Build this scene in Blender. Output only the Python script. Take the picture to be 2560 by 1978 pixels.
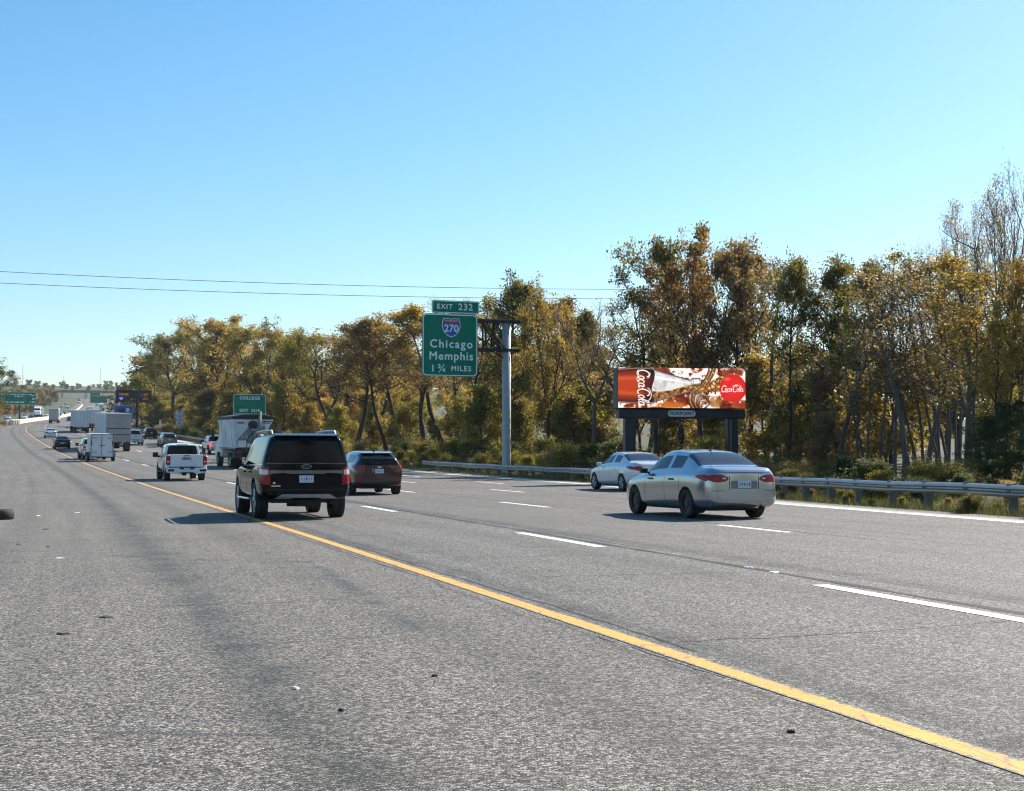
import bpy, bmesh, math, random
import numpy as np
from mathutils import Vector, Matrix
from mathutils.bvhtree import BVHTree

for _o in list(bpy.data.objects):
    bpy.data.objects.remove(_o)
R = math.radians
scene = bpy.context.scene
COL = scene.collection

# ------------------------------------------------------------------ camera, sky, sun, exposure
cam_data = bpy.data.cameras.new('camera')
cam = bpy.data.objects.new('camera', cam_data)
COL.objects.link(cam)
cam.location = (0, 0, 1.30)
cam.rotation_euler = (R(90 + 2.58), 0, 0)
cam_data.sensor_width = 36
cam_data.lens = 50.6
cam_data.clip_end = 6000
scene.camera = cam

SUN_AZ, SUN_EL = R(46), R(39)          # azimuth measured from +Y towards +X
world = bpy.data.worlds.new('World')
scene.world = world
world.use_nodes = True
_nt = world.node_tree
_bg = _nt.nodes['Background']
_sky = _nt.nodes.new('ShaderNodeTexSky')
_sky.sky_type = 'NISHITA'
_sky.sun_disc = False
_sky.sun_elevation = SUN_EL
_sky.sun_rotation = SUN_AZ
_sky.altitude = 0
_sky.air_density = 1.0
_sky.dust_density = 0.6
_sky.ozone_density = 3.0
_hs = _nt.nodes.new('ShaderNodeHueSaturation')
_hs.inputs['Saturation'].default_value = 1.28
_hs.inputs['Hue'].default_value = 0.490
_nt.links.new(_sky.outputs[0], _hs.inputs['Color'])
_nt.links.new(_hs.outputs[0], _bg.inputs[0])
_bg.inputs[1].default_value = 0.088

_sl = bpy.data.lights.new('sun', 'SUN')
_sl.energy = 5.0
_sl.angle = R(0.53)
_sl.color = (1.0, 0.93, 0.82)
sun = bpy.data.objects.new('sun', _sl)
COL.objects.link(sun)
_sd = Vector((math.sin(SUN_AZ) * math.cos(SUN_EL), math.cos(SUN_AZ) * math.cos(SUN_EL), math.sin(SUN_EL)))
sun.rotation_euler = _sd.to_track_quat('Z', 'Y').to_euler()
sun.location = _sd * 100

scene.view_settings.view_transform = 'Standard'
scene.view_settings.look = 'None'
scene.view_settings.gamma = 1
scene.view_settings.use_curve_mapping = False
scene.view_settings.exposure = 0.95
scene.render.engine = 'CYCLES'
scene.cycles.filter_width = 1.15
scene.cycles.max_bounces = 6
scene.cycles.transparent_max_bounces = 6
scene.cycles.volume_bounces = 0
scene.cycles.use_denoising = True
try:
    scene.cycles.denoiser = 'OPENIMAGEDENOISE'
except Exception:
    pass

# ------------------------------------------------------------------ helpers
def tag(o, label=None, cat=None, group=None, kind=None):
    if label: o['label'] = label
    if cat: o['category'] = cat
    if group: o['group'] = group
    if kind: o['kind'] = kind
    return o

def empty(name, loc=(0, 0, 0), rz=0.0, rot=None):
    o = bpy.data.objects.new(name, None)
    o.empty_display_size = 0.3
    COL.objects.link(o)
    o.location = loc
    o.rotation_euler = rot if rot else (0, 0, rz)
    return o

def link(name, me, parent=None, mat=None, smooth=False):
    if mat is not None:
        me.materials.clear()
        for m in (mat if isinstance(mat, (list, tuple)) else [mat]):
            me.materials.append(m)
    if smooth:
        me.polygons.foreach_set('use_smooth', [True] * len(me.polygons))
    o = bpy.data.objects.new(name, me)
    COL.objects.link(o)
    if parent: o.parent = parent
    return o

def mesh_from(name, verts, faces):
    me = bpy.data.meshes.new(name)
    me.from_pydata([tuple(v) for v in verts], [], [tuple(f) for f in faces])
    me.update()
    return me

class MB:
    """collects simple shapes and builds ONE mesh object"""
    def __init__(s): s.v = []; s.f = []
    def add(s, vs, fs):
        n = len(s.v); s.v += [tuple(q) for q in vs]; s.f += [tuple(i + n for i in f) for f in fs]; return s
    def box(s, x0, x1, y0, y1, z0, z1, M=None, taper=None):
        vs = [(x0, y0, z0), (x1, y0, z0), (x1, y1, z0), (x0, y1, z0), (x0, y0, z1), (x1, y0, z1), (x1, y1, z1), (x0, y1, z1)]
        if M is not None: vs = [M @ Vector(q) for q in vs]
        return s.add(vs, [(0, 3, 2, 1), (4, 5, 6, 7), (0, 1, 5, 4), (1, 2, 6, 5), (2, 3, 7, 6), (3, 0, 4, 7)])
    def prism(s, poly, a0, a1, axis='y'):
        """polygon extruded along an axis: axis y -> poly is (x,z); x -> (y,z); z -> (x,y)"""
        n = len(poly)
        def P(p, a):
            return (p[0], a, p[1]) if axis == 'y' else ((a, p[0], p[1]) if axis == 'x' else (p[0], p[1], a))
        vs = [P(p, a0) for p in poly] + [P(p, a1) for p in poly]
        fs = [tuple(range(n)), tuple(range(2 * n - 1, n - 1, -1))] + [(i, i + n, (i + 1) % n + n, (i + 1) % n) for i in range(n)]
        return s.add(vs, fs)
    def tube(s, p, q, r, r2=None, n=8, cap=True):
        p, q = Vector(p), Vector(q); r2 = r if r2 is None else r2
        d = (q - p).normalized()
        a = d.orthogonal().normalized(); b = d.cross(a)
        vs = [p + (a * math.cos(t) + b * math.sin(t)) * r for t in (2 * math.pi * k / n for k in range(n))]
        vs += [q + (a * math.cos(t) + b * math.sin(t)) * r2 for t in (2 * math.pi * k / n for k in range(n))]
        fs = [(k, (k + 1) % n, (k + 1) % n + n, k + n) for k in range(n)]
        if cap: fs += [tuple(range(n - 1, -1, -1)), tuple(range(n, 2 * n))]
        return s.add(vs, fs)
    def lathe(s, prof, axis='y', n=24, c=(0, 0, 0), closed=True):
        """profile of (radius, along) pairs turned about an axis through c"""
        m = len(prof); vs = []
        for k in range(n):
            t = 2 * math.pi * k / n
            for r, a in prof:
                u, w = r * math.cos(t), r * math.sin(t)
                q = (u, a, w) if axis == 'y' else ((a, u, w) if axis == 'x' else (u, w, a))
                vs.append((q[0] + c[0], q[1] + c[1], q[2] + c[2]))
        fs = []
        for k in range(n):
            k2 = (k + 1) % n
            for j in range(m if closed else m - 1):
                j2 = (j + 1) % m
                fs.append((k * m + j, k * m + j2, k2 * m + j2, k2 * m + j))
        return s.add(vs, fs)
    def mesh(s, name): 
        me = mesh_from(name, s.v, s.f)
        bm = bmesh.new(); bm.from_mesh(me)
        bmesh.ops.recalc_face_normals(bm, faces=bm.faces)
        bm.to_mesh(me); bm.free()
        return me
    def build(s, name, mat, parent=None, smooth=False, bevel=0):
        me = s.mesh(name)
        if bevel: me = bevelled(me, bevel)
        return link(name, me, parent, mat, smooth)

def bevelled(me, w, seg=1):
    bm = bmesh.new(); bm.from_mesh(me)
    bmesh.ops.bevel(bm, geom=[e for e in bm.edges if e.calc_face_angle(0) > 0.5], offset=w, segments=seg, affect='EDGES', clamp_overlap=True)
    bm.to_mesh(me); bm.free()
    return me

# ------------------------------------------------------------------ materials
class NT:
    def __init__(s, name):
        s.m = bpy.data.materials.new(name); s.m.use_nodes = True
        s.t = s.m.node_tree; s.n = s.t.nodes; s.l = s.t.links
        s.b = s.n['Principled BSDF']
    def node(s, ty, ins=None, **kw):
        nd = s.n.new('ShaderNode' + ty)
        for k, v in kw.items(): setattr(nd, k, v)
        for k, v in (ins or {}).items(): s.set(nd, k, v)
        return nd
    def set(s, nd, k, v):
        sock = nd.inputs[k]
        if hasattr(v, 'links'): s.l.new(v, sock)
        else: sock.default_value = v
    def math(s, op, a, b=0.0, clamp=False):
        nd = s.node('Math', {0: a, 1: b}, operation=op); nd.use_clamp = clamp; return nd.outputs[0]
    def mix(s, f, a, b, bt='MIX'):
        nd = s.n.new('ShaderNodeMix'); nd.data_type = 'RGBA'; nd.blend_type = bt
        for k, v in ((0, f), (6, a), (7, b)):
            if not hasattr(v, 'links') and k > 0 and len(v) == 3: v = (*v, 1)
            s.set(nd, k, v)
        return nd.outputs[2]
    def ramp(s, f, stops, interp='LINEAR'):
        nd = s.n.new('ShaderNodeValToRGB'); nd.color_ramp.interpolation = interp
        e = nd.color_ramp.elements
        while len(e) < len(stops): e.new(0.5)
        for k, (p, c) in enumerate(stops):
            e[k].position = p; e[k].color = (c, c, c, 1) if not hasattr(c, '__len__') else (*c[:3], 1)
        s.l.new(f, nd.inputs[0]); return nd.outputs[0]
    def noise(s, scale, detail=4, rough=.55, vec=None, dist=0):
        nd = s.node('TexNoise', {'Scale': scale, 'Detail': detail, 'Roughness': rough, 'Distortion': dist})
        if vec is not None: s.l.new(vec, nd.inputs['Vector'])
        return nd.outputs[0]
    def coord(s, which='Object'):
        return s.node('TexCoord').outputs[which]
    def geo(s, which='Position'):
        return s.node('NewGeometry').outputs[which]
    def bump(s, h, strength=.3, dist=.01):
        nd = s.node('Bump', {'Height': h, 'Strength': strength, 'Distance': dist}); s.l.new(nd.outputs[0], s.b.inputs['Normal'])
    def p(s, **kw):
        for k, v in kw.items():
            k = k.replace('_', ' ')
            if k == 'Base Color' and not hasattr(v, 'links') and len(v) == 3: v = (*v, 1)
            s.set(s.b, k, v)
        return s

def plain(name, col, rough=.6, metal=0.0, var=.12, scale=6.0, coat=0.0, dirt=0.0, spec=.5, dirtcol=(.12, .10, .08)):
    """a slightly uneven colour, so that no surface is perfectly uniform"""
    t = NT(name)
    v = t.geo()
    n = t.noise(scale, 5, .6, v)
    lo = tuple(c * (1 - var) for c in col); hi = tuple(min(1, c * (1 + var)) for c in col)
    c = t.mix(n, lo, hi)
    if dirt:
        n2 = t.noise(scale * .35, 8, .7, v)
        c = t.mix(t.math('MULTIPLY', t.ramp(n2, [(.42, 0.0), (.66, 1.0)]), dirt), c, dirtcol)
    t.p(Base_Color=c, Metallic=metal, Roughness=t.math('ADD', t.math('MULTIPLY', n, .12), rough - .06), Coat_Weight=coat, Coat_Roughness=.03)
    t.set(t.b, 'Specular IOR Level', spec)
    return t.m

def paint(name, col, metal=0.0, rough=.35, dust=.15, coat=1.0, tint=(1, 1, 1)):
    t = NT(name)
    v = t.geo()
    z = t.node('SeparateXYZ'); t.l.new(t.coord('Object'), z.inputs[0])
    low = t.math('SUBTRACT', 1.0, t.math('DIVIDE', z.outputs[2], .9), True)
    n = t.noise(3.0, 6, .65, v)
    f = t.math('MULTIPLY', t.math('ADD', t.math('MULTIPLY', low, .8), .1), t.math('MULTIPLY', n, dust * 2.2), True)
    c = t.mix(f, col, (.16, .14, .12))
    t.p(Base_Color=c, Metallic=metal, Roughness=t.math('ADD', t.math('MULTIPLY', f, .5), rough), Coat_Weight=coat, Coat_Roughness=.03)
    t.set(t.b, 'Specular IOR Level', (.05 if coat < .5 else .15) if metal == 0 else .5)
    t.set(t.b, 'Coat Tint', (*tint, 1))
    return t.m

def emit(name, col, strength):
    t = NT(name); t.p(Base_Color=col, Emission_Color=(*col, 1), Emission_Strength=strength, Roughness=.4); return t.m

M = {}
M['rubber'] = plain('tyre rubber', (.018, .018, .019), .8, var=.25, scale=20, dirt=.25, dirtcol=(.06, .055, .05))
M['black'] = plain('black plastic', (.012, .012, .013), .55, var=.2)
M['under'] = plain('underbody', (.02, .019, .018), .8, var=.3)
M['glass'] = plain('dark tinted glass', (.006, .008, .010), .06, var=.1, spec=.2)
M['glass2'] = plain('tinted glass', (.010, .020, .032), .05, var=.1, spec=.5)
M['darkchrome'] = plain('smoked chrome', (.16, .18, .21), .18, 1.0, var=.05)
M['chrome'] = plain('bright trim', (.62, .63, .65), .22, 1.0, var=.05)
M['alloy'] = plain('alloy rim', (.35, .36, .37), .35, .9, var=.1)
M['steelrim'] = plain('black rim', (.02, .02, .022), .4, .3, var=.2)
M['lens'] = plain('red lens', (.34, .006, .012), .25, var=.15, coat=.3, spec=.3)
M['lens_lit'] = emit('lit brake lens', (.95, .06, .07), .9)
M['lens_white'] = plain('clear lens', (.62, .62, .64), .12, var=.1, coat=1)
M['plate'] = plain('licence plate', (.55, .58, .66), .4, var=.06)
M['plate_ink'] = plain('plate lettering', (.06, .07, .22), .5)
M['galv'] = plain('galvanised steel', (.36, .38, .40), .42, .75, var=.25, scale=3, dirt=.3, dirtcol=(.2, .19, .17))
M['galvpost'] = plain('weathered post', (.15, .14, .125), .8, .1, var=.3, dirt=.4)
M['darksteel'] = plain('dark rusted steel', (.03, .027, .026), .7, .3, var=.3)
M['greysteel'] = plain('grey painted column', (.36, .37, .38), .55, .2, var=.15, scale=1.2, dirt=.25)
M['sign'] = plain('sign green sheeting', (.0, .20, .115), .6, var=.08, scale=2, spec=.15)
M['signback'] = plain('bare aluminium', (.4, .41, .42), .5, .6)
M['legend'] = plain('white sign legend', (.86, .88, .88), .5, var=.05)
M['signwhite'] = plain('white sign sheeting', (.72, .73, .74), .5, var=.06)
M['ink'] = plain('black sign legend', (.02, .02, .022), .5)
M['blue'] = plain('sign blue sheeting', (.01, .10, .42), .45, var=.1)
M['red'] = plain('sign red sheeting', (.45, .03, .05), .45, var=.1)
M['navy'] = plain('dark navy painted steel', (.012, .016, .028), .45, .2, var=.25)
M['concrete'] = plain('barrier concrete', (.47, .42, .34), .85, var=.18, scale=1.5, dirt=.25)
M['amber'] = emit('amber display', (1.0, .38, .06), .28)
M['wire'] = plain('cable', (.03, .03, .032), .6)
M['wood'] = plain('weathered pole wood', (.10, .075, .055), .85, var=.35, scale=3)

# ------------------------------------------------------------------ the highway's axis
TH = R(16.4)
DX, DY = -math.sin(TH), math.cos(TH)
NX, NY = math.cos(TH), math.sin(TH)
_YU = np.array([-400, -40, 0, 20, 37, 52, 69, 87, 124, 148, 174, 228, 274, 310, 356, 385, 420, 480, 543, 713, 1000, 1300, 2500.])
_YV = np.array([3.6, 3.7, 3.85, 3.75, 3.5, 3.15, 2.5, 1.75, -.38, -2.16, -4.1, -7.75, -10.5, -12.3, -13.8, -14.1, -14., -12.6, -10.4, -4.8, 0., 0., 0.])
_gu = np.arange(-400, 2500, 1.0)
_gv = np.interp(_gu, _YU, _YV)
_k = np.exp(-.5 * (np.arange(-30, 31) / 10.0) ** 2); _k /= _k.sum()
_gv = np.convolve(np.pad(_gv, 30, 'edge'), _k, 'valid')
def yv(u): return float(np.interp(u, _gu, _gv))
_PU = [-400, 30]; 
def prof(u):
    u = np.asarray(u, float); k = .00026
    z = np.where(u < 30, 0, np.where(u < 168, k / 2 * (u - 30) ** 2, k / 2 * 138 ** 2 + k * 138 * (u - 168)))
    z = z + np.where(u > 600, np.where(u < 900, (u - 600) ** 2 / 600 * .022, 3.3 + .022 * (u - 900)), 0)
    return np.where(u > 1300, (k / 2 * 138 ** 2 + k * 138 * 1132 + 3.3 + .022 * 400) + .075 * (u - 1300), z)
_EU = [-60, 0, 22, 36, 50, 60, 80, 3000]
_EO = [12.6, 12.6, 13.4, 14.6, 17.0, 18.1, 18.2, 18.2]
def edge_off(u): return float(np.interp(u, _EU, _EO))
CROSS = .008
def rz(u, off): return float(prof(u)) + CROSS * min(max(off, -6.0), 18.0)
def P(u, off, dz=0.0):
    """road coordinates (metres along, metres right of the yellow line) -> world point"""
    v = yv(u) + off
    return Vector((u * DX + v * NX, u * DY + v * NY, rz(u, off) + dz))
def heading(u):
    a, b = P(u - 2, 0), P(u + 2, 0)
    return math.atan2(b.y - a.y, b.x - a.x)
def slope(u):
    return math.atan((float(prof(u + 2)) - float(prof(u - 2))) / 4)
# ------------------------------------------------------------------ ground, road, markings
rng = np.random.default_rng(7)
def mat_asphalt():
    t = NT('worn asphalt')
    v = t.geo()
    uv = t.node('UVMap').outputs[0]
    sp = t.node('SeparateXYZ'); t.l.new(uv, sp.inputs[0])
    off, along = sp.outputs[0], sp.outputs[1]
    # aggregate: pale and dark stones in a dark binder
    vo = t.node('TexVoronoi', {'Scale': 74.0, 'Randomness': 1.0}); t.l.new(v, vo.inputs['Vector'])
    cell = t.node('SeparateColor'); t.l.new(vo.outputs['Color'], cell.inputs[0])
    stones = t.ramp(cell.outputs[0], [(.0, .036), (.38, .092), (.60, .22), (.84, .43), (1.0, .68)])
    stones = t.mix(1.0, stones, (1.05, 1.0, .92), 'MULTIPLY')
    fine = t.noise(170, 3, .7, v)
    stones = t.mix(t.ramp(fine, [(.38, 0.0), (.62, 1.0)]), t.mix(1.0, stones, (.42, .41, .39), 'MULTIPLY'), stones)
    mid = t.noise(9, 6, .7, v)
    c = t.mix(t.ramp(mid, [(.3, 0.0), (.7, 1.0)]), t.mix(1.0, stones, (.78, .77, .76), 'MULTIPLY'), stones)
    # large patches, lengthwise streaks
    big = t.noise(.16, 6, .6, v)
    c = t.mix(t.ramp(big, [(.35, .0), (.65, .55)]), c, t.mix(1.0, c, (.70, .71, .73), 'MULTIPLY'))
    mp = t.node('Mapping', {'Scale': (2.2, .05, 1.0)}); t.l.new(uv, mp.inputs[0])
    streak = t.noise(1.0, 6, .65, mp.outputs[0])
    c = t.mix(t.ramp(streak, [(.40, .0), (.68, .45)]), c, t.mix(1.0, c, (.55, .55, .56), 'MULTIPLY'))
    # wheel paths, joints and tyre-dark bands at fixed distances from the yellow line
    wob = t.math('MULTIPLY', t.math('SUBTRACT', t.noise(.5, 4, .6, v), .5), .5)
    o2 = t.math('ADD', off, wob)
    br = t.ramp(t.noise(1.1, 6, .7, v), [(.30, .25), (.62, 1.0)])
    def band(o, w, k):
        d = t.math('DIVIDE', t.math('ABSOLUTE', t.math('SUBTRACT', o2, o)), w)
        g = t.math('SUBTRACT', 1.0, d, True)
        return t.math('MULTIPLY', t.math('MULTIPLY', g, k), br)
    tot = None
    for o, w, k in ((-2.75, .48, .80), (-1.25, .42, .40), (.36, .26, .85), (.20, .05, 1.0), (-.22, .06, .8), (1.0, .6, .30), (2.9, .6, .28), (4.36, .36, .8), (4.16, .07, 1.0), (5.2, .6, .2), (7.0, .6, .2),
                    (8.65, .16, .45), (9.3, .6, .2), (11.0, .6, .2), (12.15, .12, .4), (-4.9, .25, .25)):
        b = band(o, w, k); tot = b if tot is None else t.math('MAXIMUM', tot, b)
    c = t.mix(tot, c, t.mix(1.0, c, (.24, .24, .25), 'MULTIPLY'))
    # thin transverse and wandering cracks
    mp2 = t.node('Mapping', {'Scale': (.05, .16, 1.0)}); t.l.new(uv, mp2.inputs[0])
    wv = t.node('TexVoronoi', {'Scale': 1.0, 'Randomness': 1.0}, feature='DISTANCE_TO_EDGE'); t.l.new(mp2.outputs[0], wv.inputs['Vector'])
    crack = t.math('MULTIPLY', t.ramp(wv.outputs[0], [(.0, 1.0), (.006, 0.0)]), t.ramp(t.noise(.8, 5, .7, v), [(.46, 0.0), (.56, .75)]))
    c = t.mix(crack, c, (.03, .03, .032))
    # the shoulder is a little browner
    c = t.mix(t.math('MULTIPLY', t.ramp(off, [(0.0, 1.0), (.02, 0.0)]), .35), c, t.mix(1.0, c, (1.05, 1.0, .93), 'MULTIPLY'))
    t.p(Base_Color=c, Roughness=.78)
    t.set(t.b, 'Specular IOR Level', .35)
    t.bump(t.math('ADD', t.math('MULTIPLY', vo.outputs['Distance'], -1.0), t.math('MULTIPLY', mid, .5)), .55, .012)
    return t.m
def mat_line(name, col, chip, half=None):
    t = NT(name); v = t.geo()
    n = t.noise(38, 6, .75, v); n2 = t.noise(4, 5, .7, v)
    base = t.mix(n2, tuple(c * .82 for c in col), col)
    f = t.math('MULTIPLY', t.ramp(n, [(.44, 1.0), (.54, 0.0)]), t.ramp(n2, [(.35, chip), (.75, chip * .25)]))
    if half:      # paint feathered and broken towards its edges, where the stones show
        sx = t.node('SeparateXYZ'); t.l.new(t.node('UVMap').outputs[0], sx.inputs[0])
        d = t.math('DIVIDE', t.math('ABSOLUTE', sx.outputs[0]), half)
        n3 = t.noise(22, 5, .7, v)
        ed = t.math('MULTIPLY', t.math('SUBTRACT', t.math('ADD', d, t.math('MULTIPLY', t.math('SUBTRACT', n3, .5), 1.5)), .72), 9.0, True)
        mp = t.node('Mapping', {'Scale': (9.0, .9, 1.0)}); t.l.new(t.node('UVMap').outputs[0], mp.inputs[0])
        ck = t.node('TexVoronoi', {'Scale': 1.0}, feature='DISTANCE_TO_EDGE'); t.l.new(mp.outputs[0], ck.inputs['Vector'])
        ed = t.math('MAXIMUM', ed, t.math('MULTIPLY', t.ramp(ck.outputs[0], [(.0, 1.0), (.05, 0.0)]), .8))
        f = t.math('MAXIMUM', f, ed)
    stone = t.ramp(t.noise(95, 3, .7, v), [(.35, (.03, .029, .027)), (.65, (.20, .19, .175))])
    c = t.mix(f, base, stone)
    t.p(Base_Color=c, Roughness=.7); t.bump(n, .5, .006)
    return t.m
def mat_ground():
    t = NT('rough grass and soil'); v = t.geo()
    n = t.noise(.35, 8, .7, v); n2 = t.noise(7, 6, .75, v)
    c = t.ramp(n, [(.3, (.038, .052, .018)), (.5, (.070, .080, .030)), (.7, (.115, .105, .048))])
    c = t.mix(t.ramp(n2, [(.35, 0.0), (.65, 1.0)]), t.mix(1.0, c, (.4, .4, .4), 'MULTIPLY'), c)
    t.p(Base_Color=c, Roughness=.95); t.bump(n2, .9, .08)
    return t.m
M['asphalt'] = mat_asphalt()
M['yellow'] = mat_line('yellow road paint', (.84, .40, .035), .7, .092)
M['white'] = mat_line('white road paint', (.78, .78, .75), .55)
M['ground'] = mat_ground()

def us_range(a, b):
    out = [a]; u = a
    while u < b:
        u += 1.0 if u < 110 else (2.5 if u < 330 else 6.0); out.append(min(u, b))
    return out
def ribbon(name, u0, u1, offs, dz, mat, parent=None, jitter=0.0, us=None, uv=False):
    us = us or us_range(u0, u1); vs = []; fs = []; k = None; uvs = []
    rr = random.Random(sum(map(ord, name)) + int(u0 * 10))
    for u in us:
        os_ = offs(u) if callable(offs) else offs
        k = len(os_)
        for o in os_:
            o2 = o + (rr.uniform(-jitter, jitter) if jitter else 0)
            vs.append(P(u, o2, dz)); uvs.append((o, u))
    for i in range(len(us) - 1):
        for j in range(k - 1):
            a = i * k + j
            fs.append((a, a + 1, a + k + 1, a + k))
    me = mesh_from(name, vs, fs)
    if uv:
        l = me.uv_layers.new(name='UVMap')
        idx = np.zeros(len(me.loops), int); me.loops.foreach_get('vertex_index', idx)
        l.data.foreach_set('uv', np.array(uvs)[idx].ravel())
    o = link(name, me, parent, mat)
    return o

def ground_z(u, off):
    e = edge_off(u)
    fl = min(max((off - 62) / 120, 0), 1); fl = 1 - fl * fl * (3 - 2 * fl) * min(max((560 - u) / 120, 0), 1)
    base = float(prof(u)) * fl + CROSS * min(max(off, -6), 18)
    if off > e + 1.0:
        t = off - e - 1.0
        base += -.06 + .05 * min(t, 12) * (1 if t > 2.5 else 0.2) * .6 + (.35 * math.sin(u * .045 + t * .21) if t > 14 else 0)
    elif off < -7:
        t = -off - 7
        base += -.04 + .03 * min(t, 6) + (.02 * min(max(t - 25, 0), 120))
    else:
        base -= .05
    return base
def G(u, off, dz=0.0):
    p = P(u, off); p.z = ground_z(u, off) + dz; return p

_us = [-330, -200, -100, -60] + list(range(-40, 120, 4)) + list(range(120, 340, 8)) + list(range(340, 1320, 20)) + [1400, 1550, 1700]
_os = [-620, -400, -220, -120, -70, -45, -32, -26, -21, -14, -9, -7.3, -6.9, 0, 8, 12, 14, 15, 16, 17, 18, 19, 20, 21, 22, 24, 27, 31, 36, 44, 56, 75, 110, 180, 320, 560]
vs = []; fs = []
for u in _us:
    for o in _os: vs.append(G(u, o))
n = len(_os)
for i in range(len(_us) - 1):
    for j in range(n - 1):
        a = i * n + j; fs.append((a, a + 1, a + n + 1, a + n))
ground = link('ground', mesh_from('ground', vs, fs), None, M['ground'], True)
tag(ground, 'rough grass and bare soil beside the highway', kind='structure')

road = ribbon('road', -320, 1300, lambda u: [float(np.interp(u, [-320, 340, 400], [-6.9, -6.9, -3.6])), -3, 0, 4, 8, 12, edge_off(u) - .4, edge_off(u) + 1.3], 0, M['asphalt'], uv=True)
tag(road, 'grey worn asphalt highway carriageway with wide left shoulder', kind='structure')
opp = ribbon('opposite_road', 330, 1300, lambda u: [float(np.interp(u, [330, 400], [-23, -21])), -13, float(np.interp(u, [330, 400], [-8, -4.4]))], .0, M['asphalt'], uv=True)
tag(opp, 'grey asphalt carriageway of the oncoming traffic beyond barrier', kind='structure')

# painted lines, 4 mm above the asphalt; pieces belong to the road
ul = [-20 + .14 * k for k in range(0, 464)] + us_range(45, 900)
ribbon('yellow_line', 0, 0, [-.092, .0, .092], .004, M['yellow'], road, 0, us_range(-20, 900), uv='own')
ribbon('edge_line', 0, 0, lambda u: [edge_off(u) - .16, edge_off(u) + .16], .004, M['white'], road, .01, us_range(-20, 900))
M['gutter'] = plain('pale concrete edge strip', (.36, .345, .32), .9, var=.2, scale=2, dirt=.2)
ribbon('edge_strip', 0, 0, lambda u: [edge_off(u) + .18, edge_off(u) + float(np.interp(u, [30, 60], [.5, 1.25]))], .005, M['gutter'], road, .02, us_range(-20, 500))
def dashes(offf, fars, ln=4.1, w=.095):
    for uf in fars:
        ln0 = ln
        if isinstance(uf, tuple): uf, ln = uf
        us = [uf - ln + ln * k / 5 for k in range(6)]
        ribbon('lane_dash', uf, 0, lambda u: [offf(u) - w, offf(u) + w], .004, M['white'], road, .006, us)
        ln = ln0
d1 = lambda u: float(np.interp(u, [10, 24, 40, 70], [3.36, 3.62, 3.88, 4.0]))
d2 = lambda u: float(np.interp(u, [20, 40, 56], [7.85, 8.2, 8.45]))
dashes(d1, [13.3, 24.3, 39.3, 54.6] + [70.2 + 15.3 * k for k in range(22)], 4.3)
dashes(d2, [10.5, (25.4, 3.0), 40.6, 56.2] + [71.5 + 15.3 * k for k in range(22)], 4.6)
dashes(lambda u: 12.0, [53.9, 69.5] + [84.8 + 15.3 * k for k in range(20)], 4.0)
dashes(lambda u: 15.1, [66.0, 80.4] + [95.7 + 15.3 * k for k in range(20)], 4.0)

# bitumen-sealed joints and cracks, 2 mm proud of the asphalt
M['seal'] = plain('bitumen joint seal', (.028, .027, .027), .75, var=.4, scale=9, spec=.25)
def seal(u0, u1, offf, w, step, jit, seed, gap=0.0):
    rr = random.Random(seed); on = True; vs = []; fs = []; us = []; u = u0
    while u < u1: us.append(u); u += step * rr.uniform(.7, 1.3)
    d = 0.0
    for i, uu in enumerate(us):
        d = d * .85 + rr.uniform(-jit, jit); ww = w * rr.uniform(.35, 1.5); o = offf(uu) + d
        vs += [P(uu, o - ww, .002), P(uu, o + ww, .002)]
        if rr.random() < .12: on = rr.random() > gap
        if i and on: k = 2 * i; fs.append((k - 2, k - 1, k + 1, k))
    return link('joint_seal', mesh_from('joint_seal', vs, fs), road, M['seal'])
seal(5, 300, lambda u: d1(u) + .30, .055, .5, .012, 1)
seal(8, 60, lambda u: d1(u) + .52, .016, .4, .03, 2, .6)
seal(20, 200, lambda u: d2(u) + .22, .022, .7, .012, 3)
seal(40, 200, lambda u: 12.25, .025, .8, .012, 4)
seal(2, 60, lambda u: .21, .012, .25, .02, 5, .6)
seal(3, 40, lambda u: -.15, .006, .2, .02, 6, .75)
for k, (u, a, b) in enumerate(((27.5, -6.5, -1.0), (18.9, -6.0, -.3), (13.4, -4.5, -.2), (15.2, .3, 3.4), (9.6, .3, 3.2), (22.2, 4.4, 7.6), (31, .3, 3.5))):
    rr = random.Random(k + 70); vs = []; fs = []; n = 40; uu = u
    for i in range(n):
        o = a + (b - a) * i / (n - 1); uu += rr.uniform(-.035, .04); w = rr.uniform(.002, .012)
        vs += [P(uu - w, o, .002), P(uu + w, o, .002)]
        if i: q = 2 * i; fs.append((q - 2, q, q + 1, q - 1))
    link('surface_crack', mesh_from('surface_crack', vs, fs), road, M['seal'])

# median barrier of precast concrete sections
bar = empty('median_barrier', P(470, -3.9))
tag(bar, 'long pale concrete median barrier curving away beside yellow line', 'barrier')
_bi = bar.matrix_basis.inverted()
profb = [(-.33, 0), (-.33, .08), (-.18, .33), (-.09, .95), (.09, .95), (.18, .33), (.33, .08), (.33, 0)]
for k in range(100):
    ua = 398 + k * 6.1; ub = ua + 6.04
    vs = []
    for u in (ua, ub):
        for (o, z) in profb: vs.append(P(u, -3.95 + o, z * 1.25))
    m = len(profb)
    fs = [(i, i + 1, i + 1 + m, i + m) for i in range(m - 1)] + [tuple(range(m - 1, -1, -1)), tuple(range(m, 2 * m))]
    ob = link('barrier_section', mesh_from('barrier_section', [Vector(q) - bar.location for q in vs], fs), bar, M['concrete'])
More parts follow.
